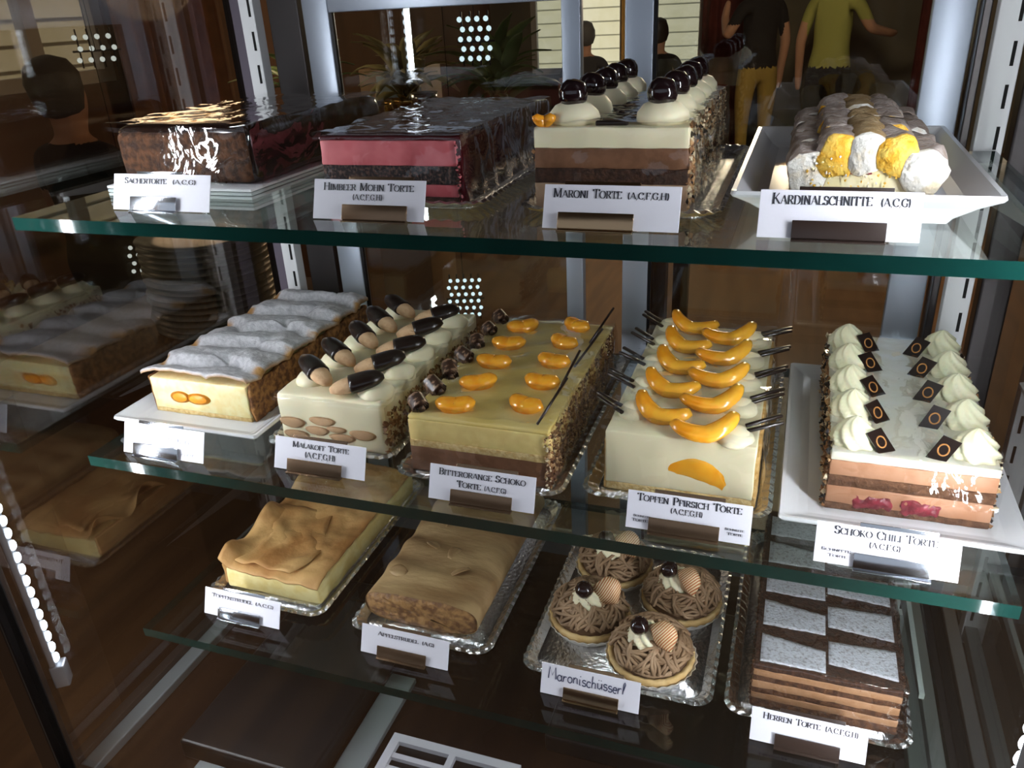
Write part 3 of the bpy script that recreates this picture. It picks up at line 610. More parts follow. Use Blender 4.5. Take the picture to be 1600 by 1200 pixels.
def film_wrap(t, w, y0, y1, h, seed, side=True, front=True):
    b = MB(); g = 0.0022
    def n_(p): return Vector(p) + nz(p, 60, seed) * 0.0018 + nz(p, 150, seed + 5) * 0.0008
    def fn(u, v):                                     # from the front foot up over the edge and along the top
        x = -g + u * (w + 2 * g); L1 = h + g; L2 = y1 - y0; s = v * (L1 + L2)
        if s < L1: return n_((x, y0 - g - 0.003 * (1 - s / L1), s))
        return n_((x, y0 - g + (s - L1), h + g))
    b.grid(fn, 24, 60)
    if side: b.grid(lambda u, v: n_((w + g + 0.004 * (1 - v), y0 - g + u * (y1 - y0 + g), v * (h + g))), 50, 12)
    o = b.build('plastic_film', film, t); return o

# ------------------------------------------------------------------ TOP SHELF
BH = 0.008
t = thing('cake_board', 'white layered cake board under the dark chocolate cake', 'cake board', 0.085, 0.19, ZT)
for k in range(3): MB().rbox(-0.066, 0.066, -0.118, 0.10, k * 0.0028, k * 0.0028 + 0.0022, 0.0005, 0.1).build('board_layer', board_white if k == 2 else M('pale_board_edge', (0.5, 0.56, 0.56), 0.3), t)
t = thing('sacher_cake', 'dark chocolate-glazed loaf cake with brown sponge cut face, leftmost on top shelf', 'cake', 0.023, 0.083, ZT + 0.0078)
W, L, H = 0.126, 0.205, 0.042
layer(t, 'sponge', 0.004, W - 0.004, 0, L - 0.004, 0.001, H - 0.004, M('sacher_sponge', (0.035, 0.013, 0.006), 0.9, (0.11, 0.042, 0.015), 160, bump=1.0, bscale=320), 0.006, 0.0008, 160)
MB().rbox(0, W, 0.0025, L, 0, H, 0.009, 0.008, 0.0010, 40, 3).build('chocolate_glaze', glaze_choc, t)
crumbs(t, 'loose_crumbs', (0.006, -0.001, 0.002), (W - 0.012, 0, 0), (0, 0, 0.002), (0, -1, 0), 30, 0.0006, 0.0016, [sponge_choc, sponge_dark], 4)
film_wrap(t, W, 0, L, H, 1.0)

foil_tray('silver foil tray under the raspberry poppy seed cake', 0.206, 0.336, 0.056, 0.285, ZT)
t = thing('raspberry_poppy_cake', 'raspberry cake with pink mousse, poppy sponge and dark red glaze on top shelf', 'cake', 0.215, 0.070, ZT + 0.0012)
W, L, H = 0.101, 0.200, 0.044
z = 0
for nm, th, mt in (('base_sponge', 0.005, sponge_dark), ('raspberry_mousse', 0.008, mousse_pink), ('poppy_seed_sponge', 0.012, poppy), ('raspberry_mousse', 0.016, mousse_pink)):
    layer(t, nm, 0, W - 0.002, 0, L - 0.003, z, z + th, mt, 0.0008, 0.0006, 120, z * 90); z += th
layer(t, 'red_glaze', -0.001, W + 0.001, 0.0005, L, z - 0.0005, H, glaze_red, 0.0016, 0.0006, 60)
MB().rbox(W - 0.0022, W + 0.0018, 0.002, L, 0, H - 0.001, 0.0015, 0.008, 0.0012, 90, 2).build('side_glaze', glaze_red, t)
crumbs(t, 'edge_crumbs', (W - 0.001, -0.0006, 0.002), (0.002, 0, 0), (0, 0, H - 0.006), (0, -1, 0), 60, 0.0007, 0.0018, [glaze_red, sponge_dark, mousse_pink], 7)
film_wrap(t, W, 0, L, H, 2.0)

foil_tray('silver foil tray under the chestnut cream cake', 0.360, 0.484, 0.050, 0.285, ZT)
t = thing('chestnut_cream_cake', 'chestnut cake with white cream top, black cherries and chopped nut sides', 'cake', 0.369, 0.064, ZT + 0.0012)
W, L, H = 0.093, 0.205, 0.050
z = 0
for nm, th, mt in (('chestnut_cream', 0.017, maroni_cream), ('dark_sponge', 0.009, sponge_dark), ('chocolate_cream', 0.012, mousse_choc), ('white_cream', 0.012, cream_white)):
    layer(t, nm, 0, W, 0, L, z, z + th, mt, 0.0008, 0.0006, 120, z * 70); z += th
crumbs(t, 'nut_coating', (W, 0, 0.001), (0, L, 0), (0, 0, H + 0.001), (1, 0, 0), 900, 0.0012, 0.0030, [nut_white, nut_brown, nut_tan, choc_dark, nut_white], 11)
crumbs(t, 'nut_coating', (0, 0, 0.001), (0, L, 0), (0, 0, H), (-1, 0, 0), 350, 0.0012, 0.0028, [nut_white, nut_brown, nut_tan, choc_dark], 12)
dm1 = dollop_mesh('cream_dollop', cream_white, 0.0160, 0.0140)
for cx in (0.020, W - 0.019):
    for k in range(5):
        y = 0.020 + k * 0.0405
        d = link('cream_dollop', dm1, t, (cx, y, H - 0.0005), (0, 0, k * 1.3))
        link('black_cherry', cherry_mesh, d, (0.001 * sin(k * 2), -0.001, 0.0172), (0.3 * sin(k), 0.2, k), scale=(0.0092,) * 3)
sm = MB().rbox(-0.014, 0.014, -0.0024, 0.0024, 0, 0.0030, 0.0012, 0.01).mesh('chocolate_stripe', choc_dark)
for k in range(13): link('chocolate_stripe', sm, t, (W / 2 + 0.006 * sin(k * 2.3), 0.008 + k * 0.0150, H - 0.0002), (0, 0, 0.08 * sin(k * 1.7)), scale=(0.7 + 0.3 * abs(sin(k)), 1, 1))
link('orange_garnish', crescent_mesh('orange_garnish', mandarin, 0.006, 0.004), t, (0.005, 0.006, H + 0.004), (1.2, 0, 0.3))
film_wrap(t, W, 0, L, H + 0.001, 3.0, front=True)

porcelain_tray('white rectangular porcelain tray under the sugared foam slice at right of top shelf', 0.488, 0.624, 0.044, 0.288, ZT, 0.020, 0.006, 0.022)
t = thing('cardinal_slice', 'foam and yellow sponge pastry roll dusted with sugar on the porcelain tray', 'pastry', 0.522, 0.066, ZT + 0.006)
W, L = 0.070, 0.190
lower = [('lower_sponge', 0.010, 0.012, kard_cream), ('lower_sponge', W / 2, 0.014, kard_cream), ('lower_sponge', W - 0.010, 0.012, kard_cream)]
for nm, cx, wd, mt in lower: layer(t, nm, cx - wd, cx + wd, 0.001, L, 0, 0.011, mt, 0.005, 0.0010, 90, cx * 40)
layer(t, 'base_crust', -0.004, W + 0.004, 0.003, L - 0.002, 0.0, 0.006, kard_top_tan, 0.0028, 0.0010, 120)
layer(t, 'vanilla_cream', 0.006, W - 0.006, 0.0008, L - 0.002, 0.009, 0.026, kard_cream, 0.003, 0.0008, 90)
MB().rbox(-0.006, 0.006, -0.0008, 0.004, 0, 0.004, 0.0018, 0.003, 0.0006, 300).build('red_berry', berry, t, (W / 2 - 0.002, -0.0005, 0.0195))
nseg = 5; sl = L / nseg
profs = [(0.006, 0.0125, 0.0215, kard_white, kard_top), (0.0205, 0.0120, 0.0295, kard_yellow, kard_top), (W / 2, 0.0122, 0.0310, kard_white, kard_top_tan), (W - 0.0205, 0.0120, 0.0295, kard_yellow, kard_top), (W - 0.006, 0.0125, 0.0215, kard_white, kard_top)]
for li, (cx, r, zc, mi, mo) in enumerate(profs):
    for k in range(nseg):
        b = MB(); n = 28; m = 8; rings = []
        for j in range(m + 1):
            q = j / m; yy = k * sl + q * sl; sw = 0.94 + 0.10 * sin(pi * (0.08 + 0.84 * q)) ** 0.5 + 0.03 * sin(k * 3 + li * 2); ring = []
            for a in range(n):
                an = 2 * pi * a / n; ca, sa = cos(an), sin(an); p = Vector((cx + r * 0.86 * sw * abs(ca) ** 0.7 * (1 if ca > 0 else -1), yy, zc + r * (0.86 if sa > 0 else 0.95) * sw * abs(sa) ** 0.8 * (1 if sa > 0 else -1))); d = nz(p, 95, li * 3 + k) * 0.0030 + nz(p, 260, li) * 0.0012; d.y = 0; p += d; ring.append(p)
            rings.append(ring)
        if k == 0: rings = [[Vector((cx + (p.x - cx) * 0.93, -0.0008 - 0.0006 * li % 2, zc + (p.z - zc) * 0.93)) for p in rings[0]]] + rings
        b.rings(rings, 0)
        cut = n * (1 if k == 0 else 0)
        for fi in range(len(b.m)):                          # cut faces show the crumb, the skin outside is baked
            if len(b.f[fi]) == n or fi < cut: b.m[fi] = 1
        b.build('foam_strip' if mi is kard_white else 'sponge_strip', [mo, mi], t)

crumbs(t, 'sponge_crumbs', (0.004, -0.0012, 0.008), (W - 0.008, 0, 0), (0, 0, 0.022), (0, -1, 0), 110, 0.0006, 0.0013, [kard_white, kard_yellow, kard_cream, kard_yellow, kard_white], 61)
# ------------------------------------------------------------------ MIDDLE SHELF
porcelain_tray('white rectangular porcelain tray under the apricot cake, left on middle shelf', -0.011, 0.134, 0.042, 0.285, 0.0, 0.013, 0.005, 0.018)
t = thing('apricot_curd_cake', 'apricot curd cake with sugar-dusted folded meringue top, left on middle shelf', 'cake', 0.006, 0.074, 0.005)
W, L, H = 0.104, 0.205, 0.034
layer(t, 'curd_filling', 0.002, W - 0.003, 0, L - 0.002, 0.004, H - 0.001, curd, 0.001, 0.0005, 120)
layer(t, 'base_pastry', 0.0015, W - 0.003, 0.0002, L - 0.002, 0.0, 0.0045, sponge_pale, 0.001, 0.0006, 160)
MB().rbox(W - 0.0035, W + 0.001, 0.0015, L, 0, H, 0.0018, 0.005, 0.0022, 130, 4).build('crust_side', crust, t)
MB().rbox(-0.001, 0.003, 0.0015, L, 0, H, 0.0018, 0.005, 0.0020, 130, 8).build('crust_side', crust, t)
ap = MB().lathe([(0.0002, -0.0012), (0.7, -0.001), (1.0, 0), (0.7, 0.001), (0.0002, 0.0012)], 20, mod=lambda a, i: 1 + 0.08 * sin(2 * a + 1)).mesh('apricot_piece', apricot)
for x, sx, sz in ((0.031, 0.0100, 0.0062), (0.050, 0.0120, 0.0060)): link('apricot_piece', ap, t, (x, 0.0, 0.0165), (pi / 2, 0, 0), scale=(sx, sz, 1.0))
b = MB(); brown = []; nu, nv = 60, 130
def mer(u, v):
    x = -0.003 + u * (W + 0.005); y = -0.003 + v * (L + 0.004)
    row0 = math.floor((y + 0.010) / 0.042)
    lob = abs(sin(pi * (u * 1.4 + 0.12 + 0.10 * sin(row0 * 2.4))))   # two lobes across each row
    s = (y + 0.010) / 0.042 + 0.40 * lob + 0.16 * noise.noise(Vector((x * 45, y * 30, 3))); fr = s - math.floor(s)
    puff = min(1.0, fr / 0.22) ** 0.8 * (1.0 - max(0.0, (fr - 0.22) / 0.78) ** 2.2 * 0.85)
    edge = min(1.0, min(u, 1 - u) * 7)
    z = H - 0.0005 + 0.0095 * puff * (0.45 + 0.55 * edge ** 0.6) + 0.0035 * lob + 0.0016 * noise.noise(Vector((x * 70, y * 70, 1))) + 0.0007 * noise.noise(Vector((x * 200, y * 200, 1)))
    n1_ = noise.noise(Vector((x * 90, y * 90, 0)))
    br = (0.75 + 1.2 * n1_ if fr < 0.17 else (0.5 + n1_ if fr > 0.93 else -0.35 + 0.9 * n1_)) + (0.28 - edge) * 2.0
    brown.append(max(0.0, min(1.0, br)))
    return (x, y, z)
b.sheet(mer, nu, nv, 0.003); me = b.mesh('meringue_top', [meringue_sugar])
at = me.attributes.new('brown', 'FLOAT', 'POINT'); at.data.foreach_set('value', brown + [0.9] * (len(me.vertices) - len(brown))); link('meringue_top', me, t)

foil_tray('silver foil tray under the ladyfinger cream cake', 0.136, 0.252, 0.046, 0.280, 0.0)
t = thing('ladyfinger_cream_cake', 'white cream cake topped with chocolate-dipped ladyfingers, second on middle shelf', 'cake', 0.147, 0.060, 0.0012)
W, L, H = 0.096, 0.200, 0.044
layer(t, 'cream_body', 0, W - 0.002, 0, L, 0, H, cream_white, 0.003, 0.0008, 70)
bi = MB().lathe([(0.0002, -0.0008), (0.8, -0.0007), (1.0, 0), (0.8, 0.0007), (0.0002, 0.0008)], 18, mod=lambda a, i: 1 + 0.06 * sin(3 * a)).mesh('biscuit_inlay', biscuit)
for x, z, sx, sz in ((0.012, 0.019, 0.012, 0.005), (0.040, 0.023, 0.012, 0.0042), (0.034, 0.014, 0.011, 0.0042), (0.075, 0.015, 0.012, 0.0045), (0.056, 0.010, 0.012, 0.004), (0.014, 0.008, 0.012, 0.0045), (0.052, 0.017, 0.009, 0.003)):
    link('biscuit_inlay', bi, t, (x, -0.0004, z), (pi / 2, 0, 0), scale=(sx, sz, 1))
crumbs(t, 'almond_coating', (W - 0.002, 0, 0.001), (0, L, 0), (0, 0, H - 0.012), (1, 0, 0), 700, 0.0012, 0.0036, [almond_brown, nut_tan, nut_brown, almond_brown], 21, 0.3)
crumbs(t, 'almond_coating', (0, 0.003, 0.001), (0, L, 0), (0, 0, H - 0.008), (-1, 0, 0), 300, 0.0012, 0.0032, [almond_brown, nut_tan, nut_brown], 22, 0.3)
dl = dollop_mesh('cream_dollop', cream_white, 0.0145, 0.0115)
def finger(n0, n1, name, mat, r=0.0082, ln=0.043):
    pts = []; rad = []
    for i in range(n0, n1 + 1):
        q = i / 16; pts.append((0, q * ln, 0)); rad.append(r * max(0.12, (1 - abs(2 * q - 1) ** 3.2)) ** 0.5)
    return MB().tube(pts, rad, 12, flat=0.72).mesh(name, mat)
fb = finger(0, 10, 'biscuit', biscuit); fc = finger(6, 16, 'chocolate_tip', choc_dark, 0.0096)
for k in range(5):
    y = 0.026 + k * 0.0385
    link('cream_dollop', dl, t, (0.019, y + 0.002, H - 0.002), (0, 0, k)); link('cream_dollop', dl, t, (W - 0.015, y - 0.008, H - 0.003), (0, 0, k * 2 + 1))
    for (px, py, pz, rx, rz) in ((0.043, y - 0.014, H + 0.006, 0.26, 1.00), (0.050, y - 0.024, H + 0.006, 0.18, -1.05)):
        f = bpy.data.objects.new('ladyfinger', None); col.objects.link(f); f.parent = t; f.location = (px, py, pz); f.rotation_euler = Euler((rx + 0.05 * sin(k * 3), 0, rz + 0.08 * sin(k * 2.2))); f.empty_display_size = 0.01
        link('biscuit', fb, f); link('chocolate_tip', fc, f)
film_wrap(t, W, 0, L, H - 0.004, 5.0)

foil_tray('silver foil tray under the orange chocolate cake', 0.260, 0.390, 0.030, 0.280, 0.0)
t = thing('orange_chocolate_cake', 'yellow jelly cake over chocolate mousse with mandarin pieces, middle of middle shelf', 'cake', 0.270, 0.046, 0.0012)
W, L, H = 0.108, 0.205, 0.046
layer(t, 'chocolate_mousse', 0, W, 0, L, 0, 0.021, mousse_choc, 0.001, 0.0005, 120)
layer(t, 'pale_sponge', 0, W, -0.0002, L, 0.0205, 0.0265, sponge_pale, 0.001, 0.0007, 160)
layer(t, 'orange_cream', 0, W, 0.0004, L, 0.026, 0.043, cream_yellow, 0.001, 0.0005, 120)
layer(t, 'orange_jelly', 0, W, 0.0006, L, 0.0425, H, jelly_yellow, 0.0016, 0.0003, 60)
crumbs(t, 'chocolate_crumbs', (W, 0, 0.001), (0, L, 0), (0, 0, H - 0.004), (1, 0, 0), 1300, 0.0009, 0.0024, [mousse_choc, nut_brown, sponge_choc, nut_tan], 31)
crumbs(t, 'chocolate_crumbs', (0, 0, 0.001), (0, L, 0), (0, 0, H - 0.002), (-1, 0, 0), 500, 0.0009, 0.0022, [mousse_choc, nut_brown, nut_tan], 32)
crumbs(t, 'chocolate_crumbs', (W - 0.003, -0.0005, 0.001), (0.004, 0, 0), (0, 0, H - 0.004), (0, -1, 0), 90, 0.0008, 0.0018, [nut_white, mousse_choc, nut_tan], 33)
ms = crescent_mesh('mandarin_piece', mandarin, 0.0125, 0.0085, 1.7, 0.75)
for k in range(5):
    y = 0.022 + k * 0.040
    link('mandarin_piece', ms, t, (0.030 + 0.002 * sin(k), y, H + 0.0025), (0.15, 0.0, 0.25 + 0.3 * sin(k * 2.0)), scale=(1.25, 1.1, 1.0)); link('mandarin_piece', ms, t, (0.081 + 0.002 * cos(k), y + 0.012, H + 0.0025), (0.1, 0, -0.3 + 0.25 * sin(k * 1.3)), scale=(1.2, 1.1, 1.0))
cu = MB()
for i in range(4):
    r_ = 0.0024 + 0.0012 * i; cu.rings([[(r_ * cos(a * pi / 5), y, r_ * sin(a * pi / 5)) for a in range(10)] for y in (-0.010 + 0.001 * i, 0.010 - 0.001 * i)] , 0, i == 0, i == 0)
cu = cu.mesh('chocolate_curl', [M('milk_chocolate_curl', (0.045, 0.020, 0.012), 0.3, (0.30, 0.18, 0.11), 240, lo=0.5, hi=0.56)])
for k in range(7): link('chocolate_curl', cu, t, (0.004, 0.012 + k * 0.030, H + 0.0045), (0.35, 0.2, 0.9 + 0.4 * sin(k * 2.6)), scale=(1.1, 0.8 + 0.2 * sin(k), 1.1))
st = MB().tube([(0, 0, 0), (0, 0.045, 0.006)], [0.0011, 0.0011], 6).mesh('chocolate_stick', choc_dark)
for k in range(4): link('chocolate_stick', st, t, (W - 0.010, 0.006 + k * 0.050, H + 0.002), (0.28, 0, -0.26 + 0.1 * sin(k * 2)))
film_wrap(t, W, 0, L, H + 0.002, 6.0)

foil_tray('silver foil tray under the peach curd cake', 0.400, 0.528, 0.040, 0.280, 0.0)
t = thing('peach_curd_cake', 'white curd cake with peach slices on top and chocolate sticks, fourth on middle shelf', 'cake', 0.415, 0.057, 0.0012)
W, L, H = 0.101, 0.205, 0.047
layer(t, 'curd_body', 0, W - 0.001, 0, L, 0.006, H, curd_white, 0.0014, 0.0005, 90)
layer(t, 'base_sponge', 0.0005, W - 0.001, 0.0002, L, 0, 0.0065, sponge_pale, 0.001, 0.0006, 140)
layer(t, 'side_sponge', W - 0.0035, W + 0.001, 0.0006, L, 0, H - 0.008, M('toasted_sponge', (0.62, 0.36, 0.10), 0.9, (0.70, 0.46, 0.18), 200, bump=0.9, bscale=400), 0.0012, 0.0012, 200)
layer(t, 'side_sponge', -0.001, 0.0025, 0.0006, L, 0, H - 0.008, MATS['toasted_sponge'], 0.0012, 0.0012, 200)
link('peach_inlay', crescent_mesh('peach_inlay', peach, 0.021, 0.0066, 2.1, 1.0), t, (0.063, 0.0008, 0.0165), (-pi / 2, 0.28, 0), scale=(1.3, 1.3, 0.4))
pc = crescent_mesh('peach_slice', peach, 0.0215, 0.0074, 2.2, 0.75); pd = dollop_mesh('cream_dollop', cream_white, 0.0125, 0.010)
s2 = MB().rbox(-0.0014, 0.0014, 0, 0.026, -0.0010, 0.0010, 0.0005, 0.01).mesh('chocolate_stick', choc_dark)
for k in range(5):
    y = 0.010 + k * 0.042
    d = link('cream_dollop', pd, t, (W - 0.016, y - 0.001, H - 0.002), (0, 0, k)); link('peach_slice', pc, t, (0.066, y - 0.002, H + 0.0065), (0.30, -0.12, 0.30 + 0.12 * sin(k * 2.4)), scale=(1.05, 1, 1))
    for q in range(2): link('chocolate_stick', s2, t, (W - 0.010, y + 0.001 + 0.008 * q, H + 0.005), (0.16, 0, -1.15 + 0.12 * sin(k + q)))
    if k < 5:
        d = link('cream_dollop', pd, t, (0.015, y + 0.020, H - 0.002), (0, 0, k + 2)); link('peach_slice', pc, t, (0.034, y + 0.017, H + 0.006), (0.30, 0.12, -0.38 + 0.12 * sin(k * 1.9)), scale=(1, 1, 1))
        for q in range(2): link('chocolate_stick', s2, t, (0.008, y + 0.010 + 0.008 * q, H + 0.004), (0.16, 0, 1.0 + 0.12 * sin(k + q)))
film_wrap(t, W, 0, L, H + 0.004, 7.0)

porcelain_tray('white rectangular porcelain tray under the chili chocolate cake at right', 0.532, 0.676, 0.040, 0.288, 0.0, 0.010, 0.004, 0.016)
t = thing('chili_chocolate_cake', 'layered chocolate chili cake with white top, cream rosettes and dark plaques', 'cake', 0.560, 0.066, 0.004)
W, L, H = 0.096, 0.205, 0.043
z = 0
for nm, th, mt in (('base_sponge', 0.005, M('brown_sponge', (0.11, 0.048, 0.022), 0.9, (0.19, 0.09, 0.045), 220, bump=1.0, bscale=380)), ('chili_mousse', 0.013, mousse_salmon), ('chocolate_sponge', 0.008, MATS['brown_sponge']), ('chili_mousse', 0.011, mousse_salmon), ('white_cream', 0.006, cream_top)):
    layer(t, nm, 0, W, 0, L, z, z + th, mt, 0.0009, 0.0005, 120, z * 60); z += th
for x in (0.028, 0.056): MB().rbox(-0.012, 0.012, -0.0024, 0.004, -0.0055, 0.0050, 0.003, 0.002, 0.0024, 260, x * 90).build('dark_berry', berry, t, (x, 0.0012, 0.0085))
crumbs(t, 'nut_bits', (W, 0, 0.001), (0, L, 0), (0, 0, H), (1, 0, 0), 460, 0.0014, 0.0038, [choc_dark, nut_tan, nut_brown, choc_dark, nut_white], 41)
crumbs(t, 'nut_bits', (0, 0, 0.001), (0, L, 0), (0, 0, H), (-1, 0, 0), 460, 0.0014, 0.0038, [choc_dark, nut_tan, nut_brown, choc_dark, nut_white], 42)
rm = rosette_mesh('cream_rosette', M('ivory_piped_cream', (0.88, 0.84, 0.58), 0.45, sss=0.15), 0.0145, 0.019)
pq = MB().add([(-0.0045, 0, 0), (0.0085, 0, 0), (0.0125, 0, 0.019), (-0.0005, 0, 0.019), (-0.0045, 0.0012, 0), (0.0085, 0.0012, 0), (0.0125, 0.0012, 0.019), (-0.0005, 0.0012, 0.019)], [(0, 1, 2, 3), (5, 4, 7, 6), (0, 4, 5, 1), (1, 5, 6, 2), (2, 6, 7, 3), (3, 7, 4, 0)]).mesh('chocolate_plaque', choc_dark, False)
ring = MB().tube([(0.004 + 0.0036 * cos(a * pi / 8), -0.0002, 0.0095 + 0.0042 * sin(a * pi / 8)) for a in range(17)], 0.0006, 5).mesh('ring_print', ornament)
for k in range(5):
    y = 0.018 + k * 0.0415
    link('cream_rosette', rm, t, (0.014, y, H - 0.001), (0, 0, k * 0.7)); link('cream_rosette', rm, t, (W - 0.013, y, H - 0.001), (0, 0, k * 1.1))
    for px, nv, dv in ((0.035, (0.45, -0.72, 0.55), (-0.40, 0.30, 0.85)), (W - 0.038, (-0.25, -0.82, 0.50), (0.30, 0.30, 0.90))):
        n_v = Vector(nv).normalized(); d_v = Vector(dv); d_v = (d_v - n_v * n_v.dot(d_v)).normalized(); x_v = (-n_v).cross(d_v).normalized()
        rm_ = Matrix((x_v, -n_v, d_v)).transposed(); e_ = rm_.to_euler()
        p = link('chocolate_plaque', pq, t, (px, y - (0.010 if px < 0.05 else 0.013) + 0.002 * sin(k * 3), H - 0.0005), (e_.x + 0.08 * sin(k * 2.0), e_.y, e_.z + 0.12 * sin(k * 1.3)), scale=((-0.85 if px < 0.05 else 0.85), 0.85, 0.88)); link('ring_print', ring, p)
film_wrap(t, W, 0, L, H - 0.001, 8.0, side=False)

# ------------------------------------------------------------------ BOTTOM SHELF
foil_tray('silver foil tray under the curd strudel', 0.028, 0.156, 0.050, 0.285, ZL)
t = thing('curd_strudel', 'flat curd strudel with wavy brown pastry top, left on bottom shelf', 'strudel', 0.042, 0.070, ZL + 0.0012)
W, L, H = 0.103, 0.200, 0.022
layer(t, 'curd_filling', 0, W, 0, L, 0, H, M('pale_curd_filling', (0.84, 0.72, 0.34), 0.6, (0.78, 0.62, 0.24), 80, bump=0.4, bscale=180), 0.0025, 0.0012, 70)
b = MB()
def pastry(u, v):
    x = -0.004 + u * (W + 0.004); y = -0.002 + v * (L + 0.002)
    z = H + 0.0035 + 0.0045 * noise.noise(Vector((x * 38, y * 30, 1.0))) + 0.0018 * noise.noise(Vector((x * 110, y * 95, 4.0))) + 0.004 * (1 - u)
    if u < 0.2:
        q = (0.2 - u) / 0.2; wv = 0.5 + 0.5 * sin(y * 95 + 0.6); z += 0.014 * q * q * wv - 0.004 * q * (1 - wv); x -= 0.004 * q * q * (1 - wv) - 0.003 * q * wv
    if v < 0.06: z -= 0.004 * (0.06 - v) / 0.06
    return (x, y, z)
b.sheet(pastry, 40, 70, 0.0016); b.build('pastry_top', strudel_top, t)
b = MB(); b.sheet(lambda u, v: (0.012 + u * 0.060 + 0.010 * sin(v * 5), 0.003 + v * 0.10, H + 0.0072 + 0.004 * noise.noise(Vector((u * 4, v * 5, 9))) + 0.003 * (1 - u) - 0.003 * v), 16, 22, 0.0012); b.build('pastry_flake', strudel_top, t)
layer(t, 'pastry_side', -0.003, 0.0015, 0.001, L, 0.003, H + 0.003, strudel_top, 0.0018, 0.0015, 90)

foil_tray('silver foil tray under the apple strudel', 0.184, 0.318, 0.048, 0.285, ZL)
t = thing('apple_strudel', 'pale brown apple strudel with creased pastry, second on bottom shelf', 'strudel', 0.193, 0.070, ZL + 0.0012)
W, L, H = 0.108, 0.195, 0.031
b = MB(); rings = []; n = 44; m = 60
for j in range(m + 1):
    v = j / m; ring = []
    for k in range(n):
        a = 2 * pi * k / n; ca, sa = cos(a), sin(a)
        x = W / 2 + (W / 2) * (abs(ca) ** 0.45) * (1 if ca >= 0 else -1); zz = H * 0.5 + H * 0.5 * (abs(sa) ** 0.75) * (1 if sa >= 0 else -1)
        p = Vector((x, v * L, zz)); cr = 0.0012 * sin(v * 34 + x * 22 + 2 * sin(x * 40)) + 0.0016 * noise.noise(Vector((x * 30, v * 12, 2)))
        if sa > -0.2: p += Vector((ca * 0.4, 0, 1)) * cr + nz(p, 55, 3) * 0.0016
        else: p.z = max(0.0, p.z)
        ring.append(p)
    rings.append(ring)
b.rings(rings, 0, False, True); b.build('pastry_roll', strudel_apple, t)
b = MB(); rg = []
for s_, yy in ((1.0, 0.0015), (0.90, -0.0008), (0.6, -0.0018), (0.25, -0.001)):
    rg.append([Vector((W / 2 + (p.x - W / 2) * s_, yy, H * 0.45 + (p.z - H * 0.45) * s_)) + nz(p * (1 + s_), 170, s_ * 7) * 0.0018 * (s_ < 0.95) for p in rings[0]])
b.rings(rg, 0, False, True); b.build('apple_filling', apple_fill, t)
for k, (x, y) in enumerate(((0.02, 0.03), (0.06, 0.068), (0.035, 0.075), (0.075, 0.045), (0.03, 0.11))):
    MB().sheet(lambda u, v: ((u - 0.5) * 0.018, (v - 0.5) * 0.012 * sin(pi * (0.1 + 0.8 * u)), 0.003 * sin(pi * u) * v), 6, 4, 0.0007).build('pastry_flake', strudel_apple, t, (x, y, H + 0.0005), (0.15, 0.05, k * 1.3))

foil_tray('silver foil tray under the chestnut tartlets', 0.346, 0.500, 0.045, 0.235, ZL)
def strands():
    random.seed(17); b = MB()
    for k in range(80):
        a0 = random.uniform(0, 2 * pi); r0 = random.uniform(0.006, 0.031); da = random.uniform(0.8, 2.6) * random.choice((-1, 1)); dr = random.uniform(-0.010, 0.008); pts = []
        lift = random.uniform(0, 0.005)
        for i in range(9):
            q = i / 8; a = a0 + da * q; r = min(0.0325, max(0.002, r0 + dr * q + 0.002 * sin(q * 7 + k)))
            zz = 0.012 + 0.024 * (1 - (r / 0.034) ** 2) ** 0.8 + lift * sin(pi * q) + 0.0012 * sin(q * 11 + k)
            pts.append((r * cos(a), r * sin(a), zz))
        b.tube(pts, 0.0015, 5)
    for k in range(46):                                   # strands hanging over the dome towards the rim
        a = random.uniform(0, 2 * pi); tw = random.uniform(-0.9, 0.9); pts = []
        for i in range(8):
            q = i / 7; r = 0.006 + 0.0275 * q; an = a + tw * q * q + 0.08 * sin(q * 9 + k)
            pts.append((r * cos(an), r * sin(an), 0.014 + 0.024 * (1 - (r / 0.036) ** 2) ** 0.8 + 0.001 * sin(k + q * 6)))
        b.tube(pts, 0.0015, 5)
    return b.mesh('chestnut_strands', vermicelli)
sm_ = strands()
cupm = MB().lathe([(0.030, 0), (0.0365, 0.009), (0.0370, 0.009), (0.0305, -0.0004)], 60, mod=lambda a, i: 1 + (0.018 if i in (1, 2) else 0.005) * cos(30 * a), cap0=True, cap1=True).mesh('paper_cup', paper_cup, False)
shm = MB().lathe([(0.027, 0.001), (0.034, 0.006), (0.0352, 0.0105), (0.0338, 0.013), (0.031, 0.012), (0.029, 0.010), (0.0003, 0.010)], 48, mod=lambda a, i: 1 + 0.012 * cos(24 * a)).mesh('pastry_shell', shell_pastry)
dome = MB().lathe([(0.031, 0.009), (0.029, 0.017), (0.022, 0.027), (0.012, 0.032), (0.0003, 0.0335)], 24).mesh('chestnut_dome', M('shaded_chestnut_cream', (0.13, 0.07, 0.035), 0.8))  # dome colour darkened to give shaded gaps between the strands
crm = rosette_mesh('cream_rosette', cream_white, 0.011, 0.013)
b = MB(); rg = []
for i in range(13):                                        # shell shaped striped wafer, cupped
    q = i / 12; a = -1.15 + 2.3 * q; rr = 0.0165 * (0.55 + 0.45 * cos(a))
    rg.append([Vector((0.0145 * sin(a), -0.003 * cos(a) * 1.0 + 0.007 * (1 - cos(a)), 0.001)), Vector((0.0150 * sin(a), -0.0065 * cos(a), rr * 0.62)), Vector((0.010 * sin(a), -0.0030 * cos(a) + 0.001, rr * 1.25)), Vector((0.010 * sin(a), -0.0020 * cos(a) + 0.002, rr * 1.25)), Vector((0.0140 * sin(a), -0.0050 * cos(a) + 0.0005, rr * 0.62)), Vector((0.0135 * sin(a), -0.002 * cos(a) + 0.007 * (1 - cos(a)), 0.001))])
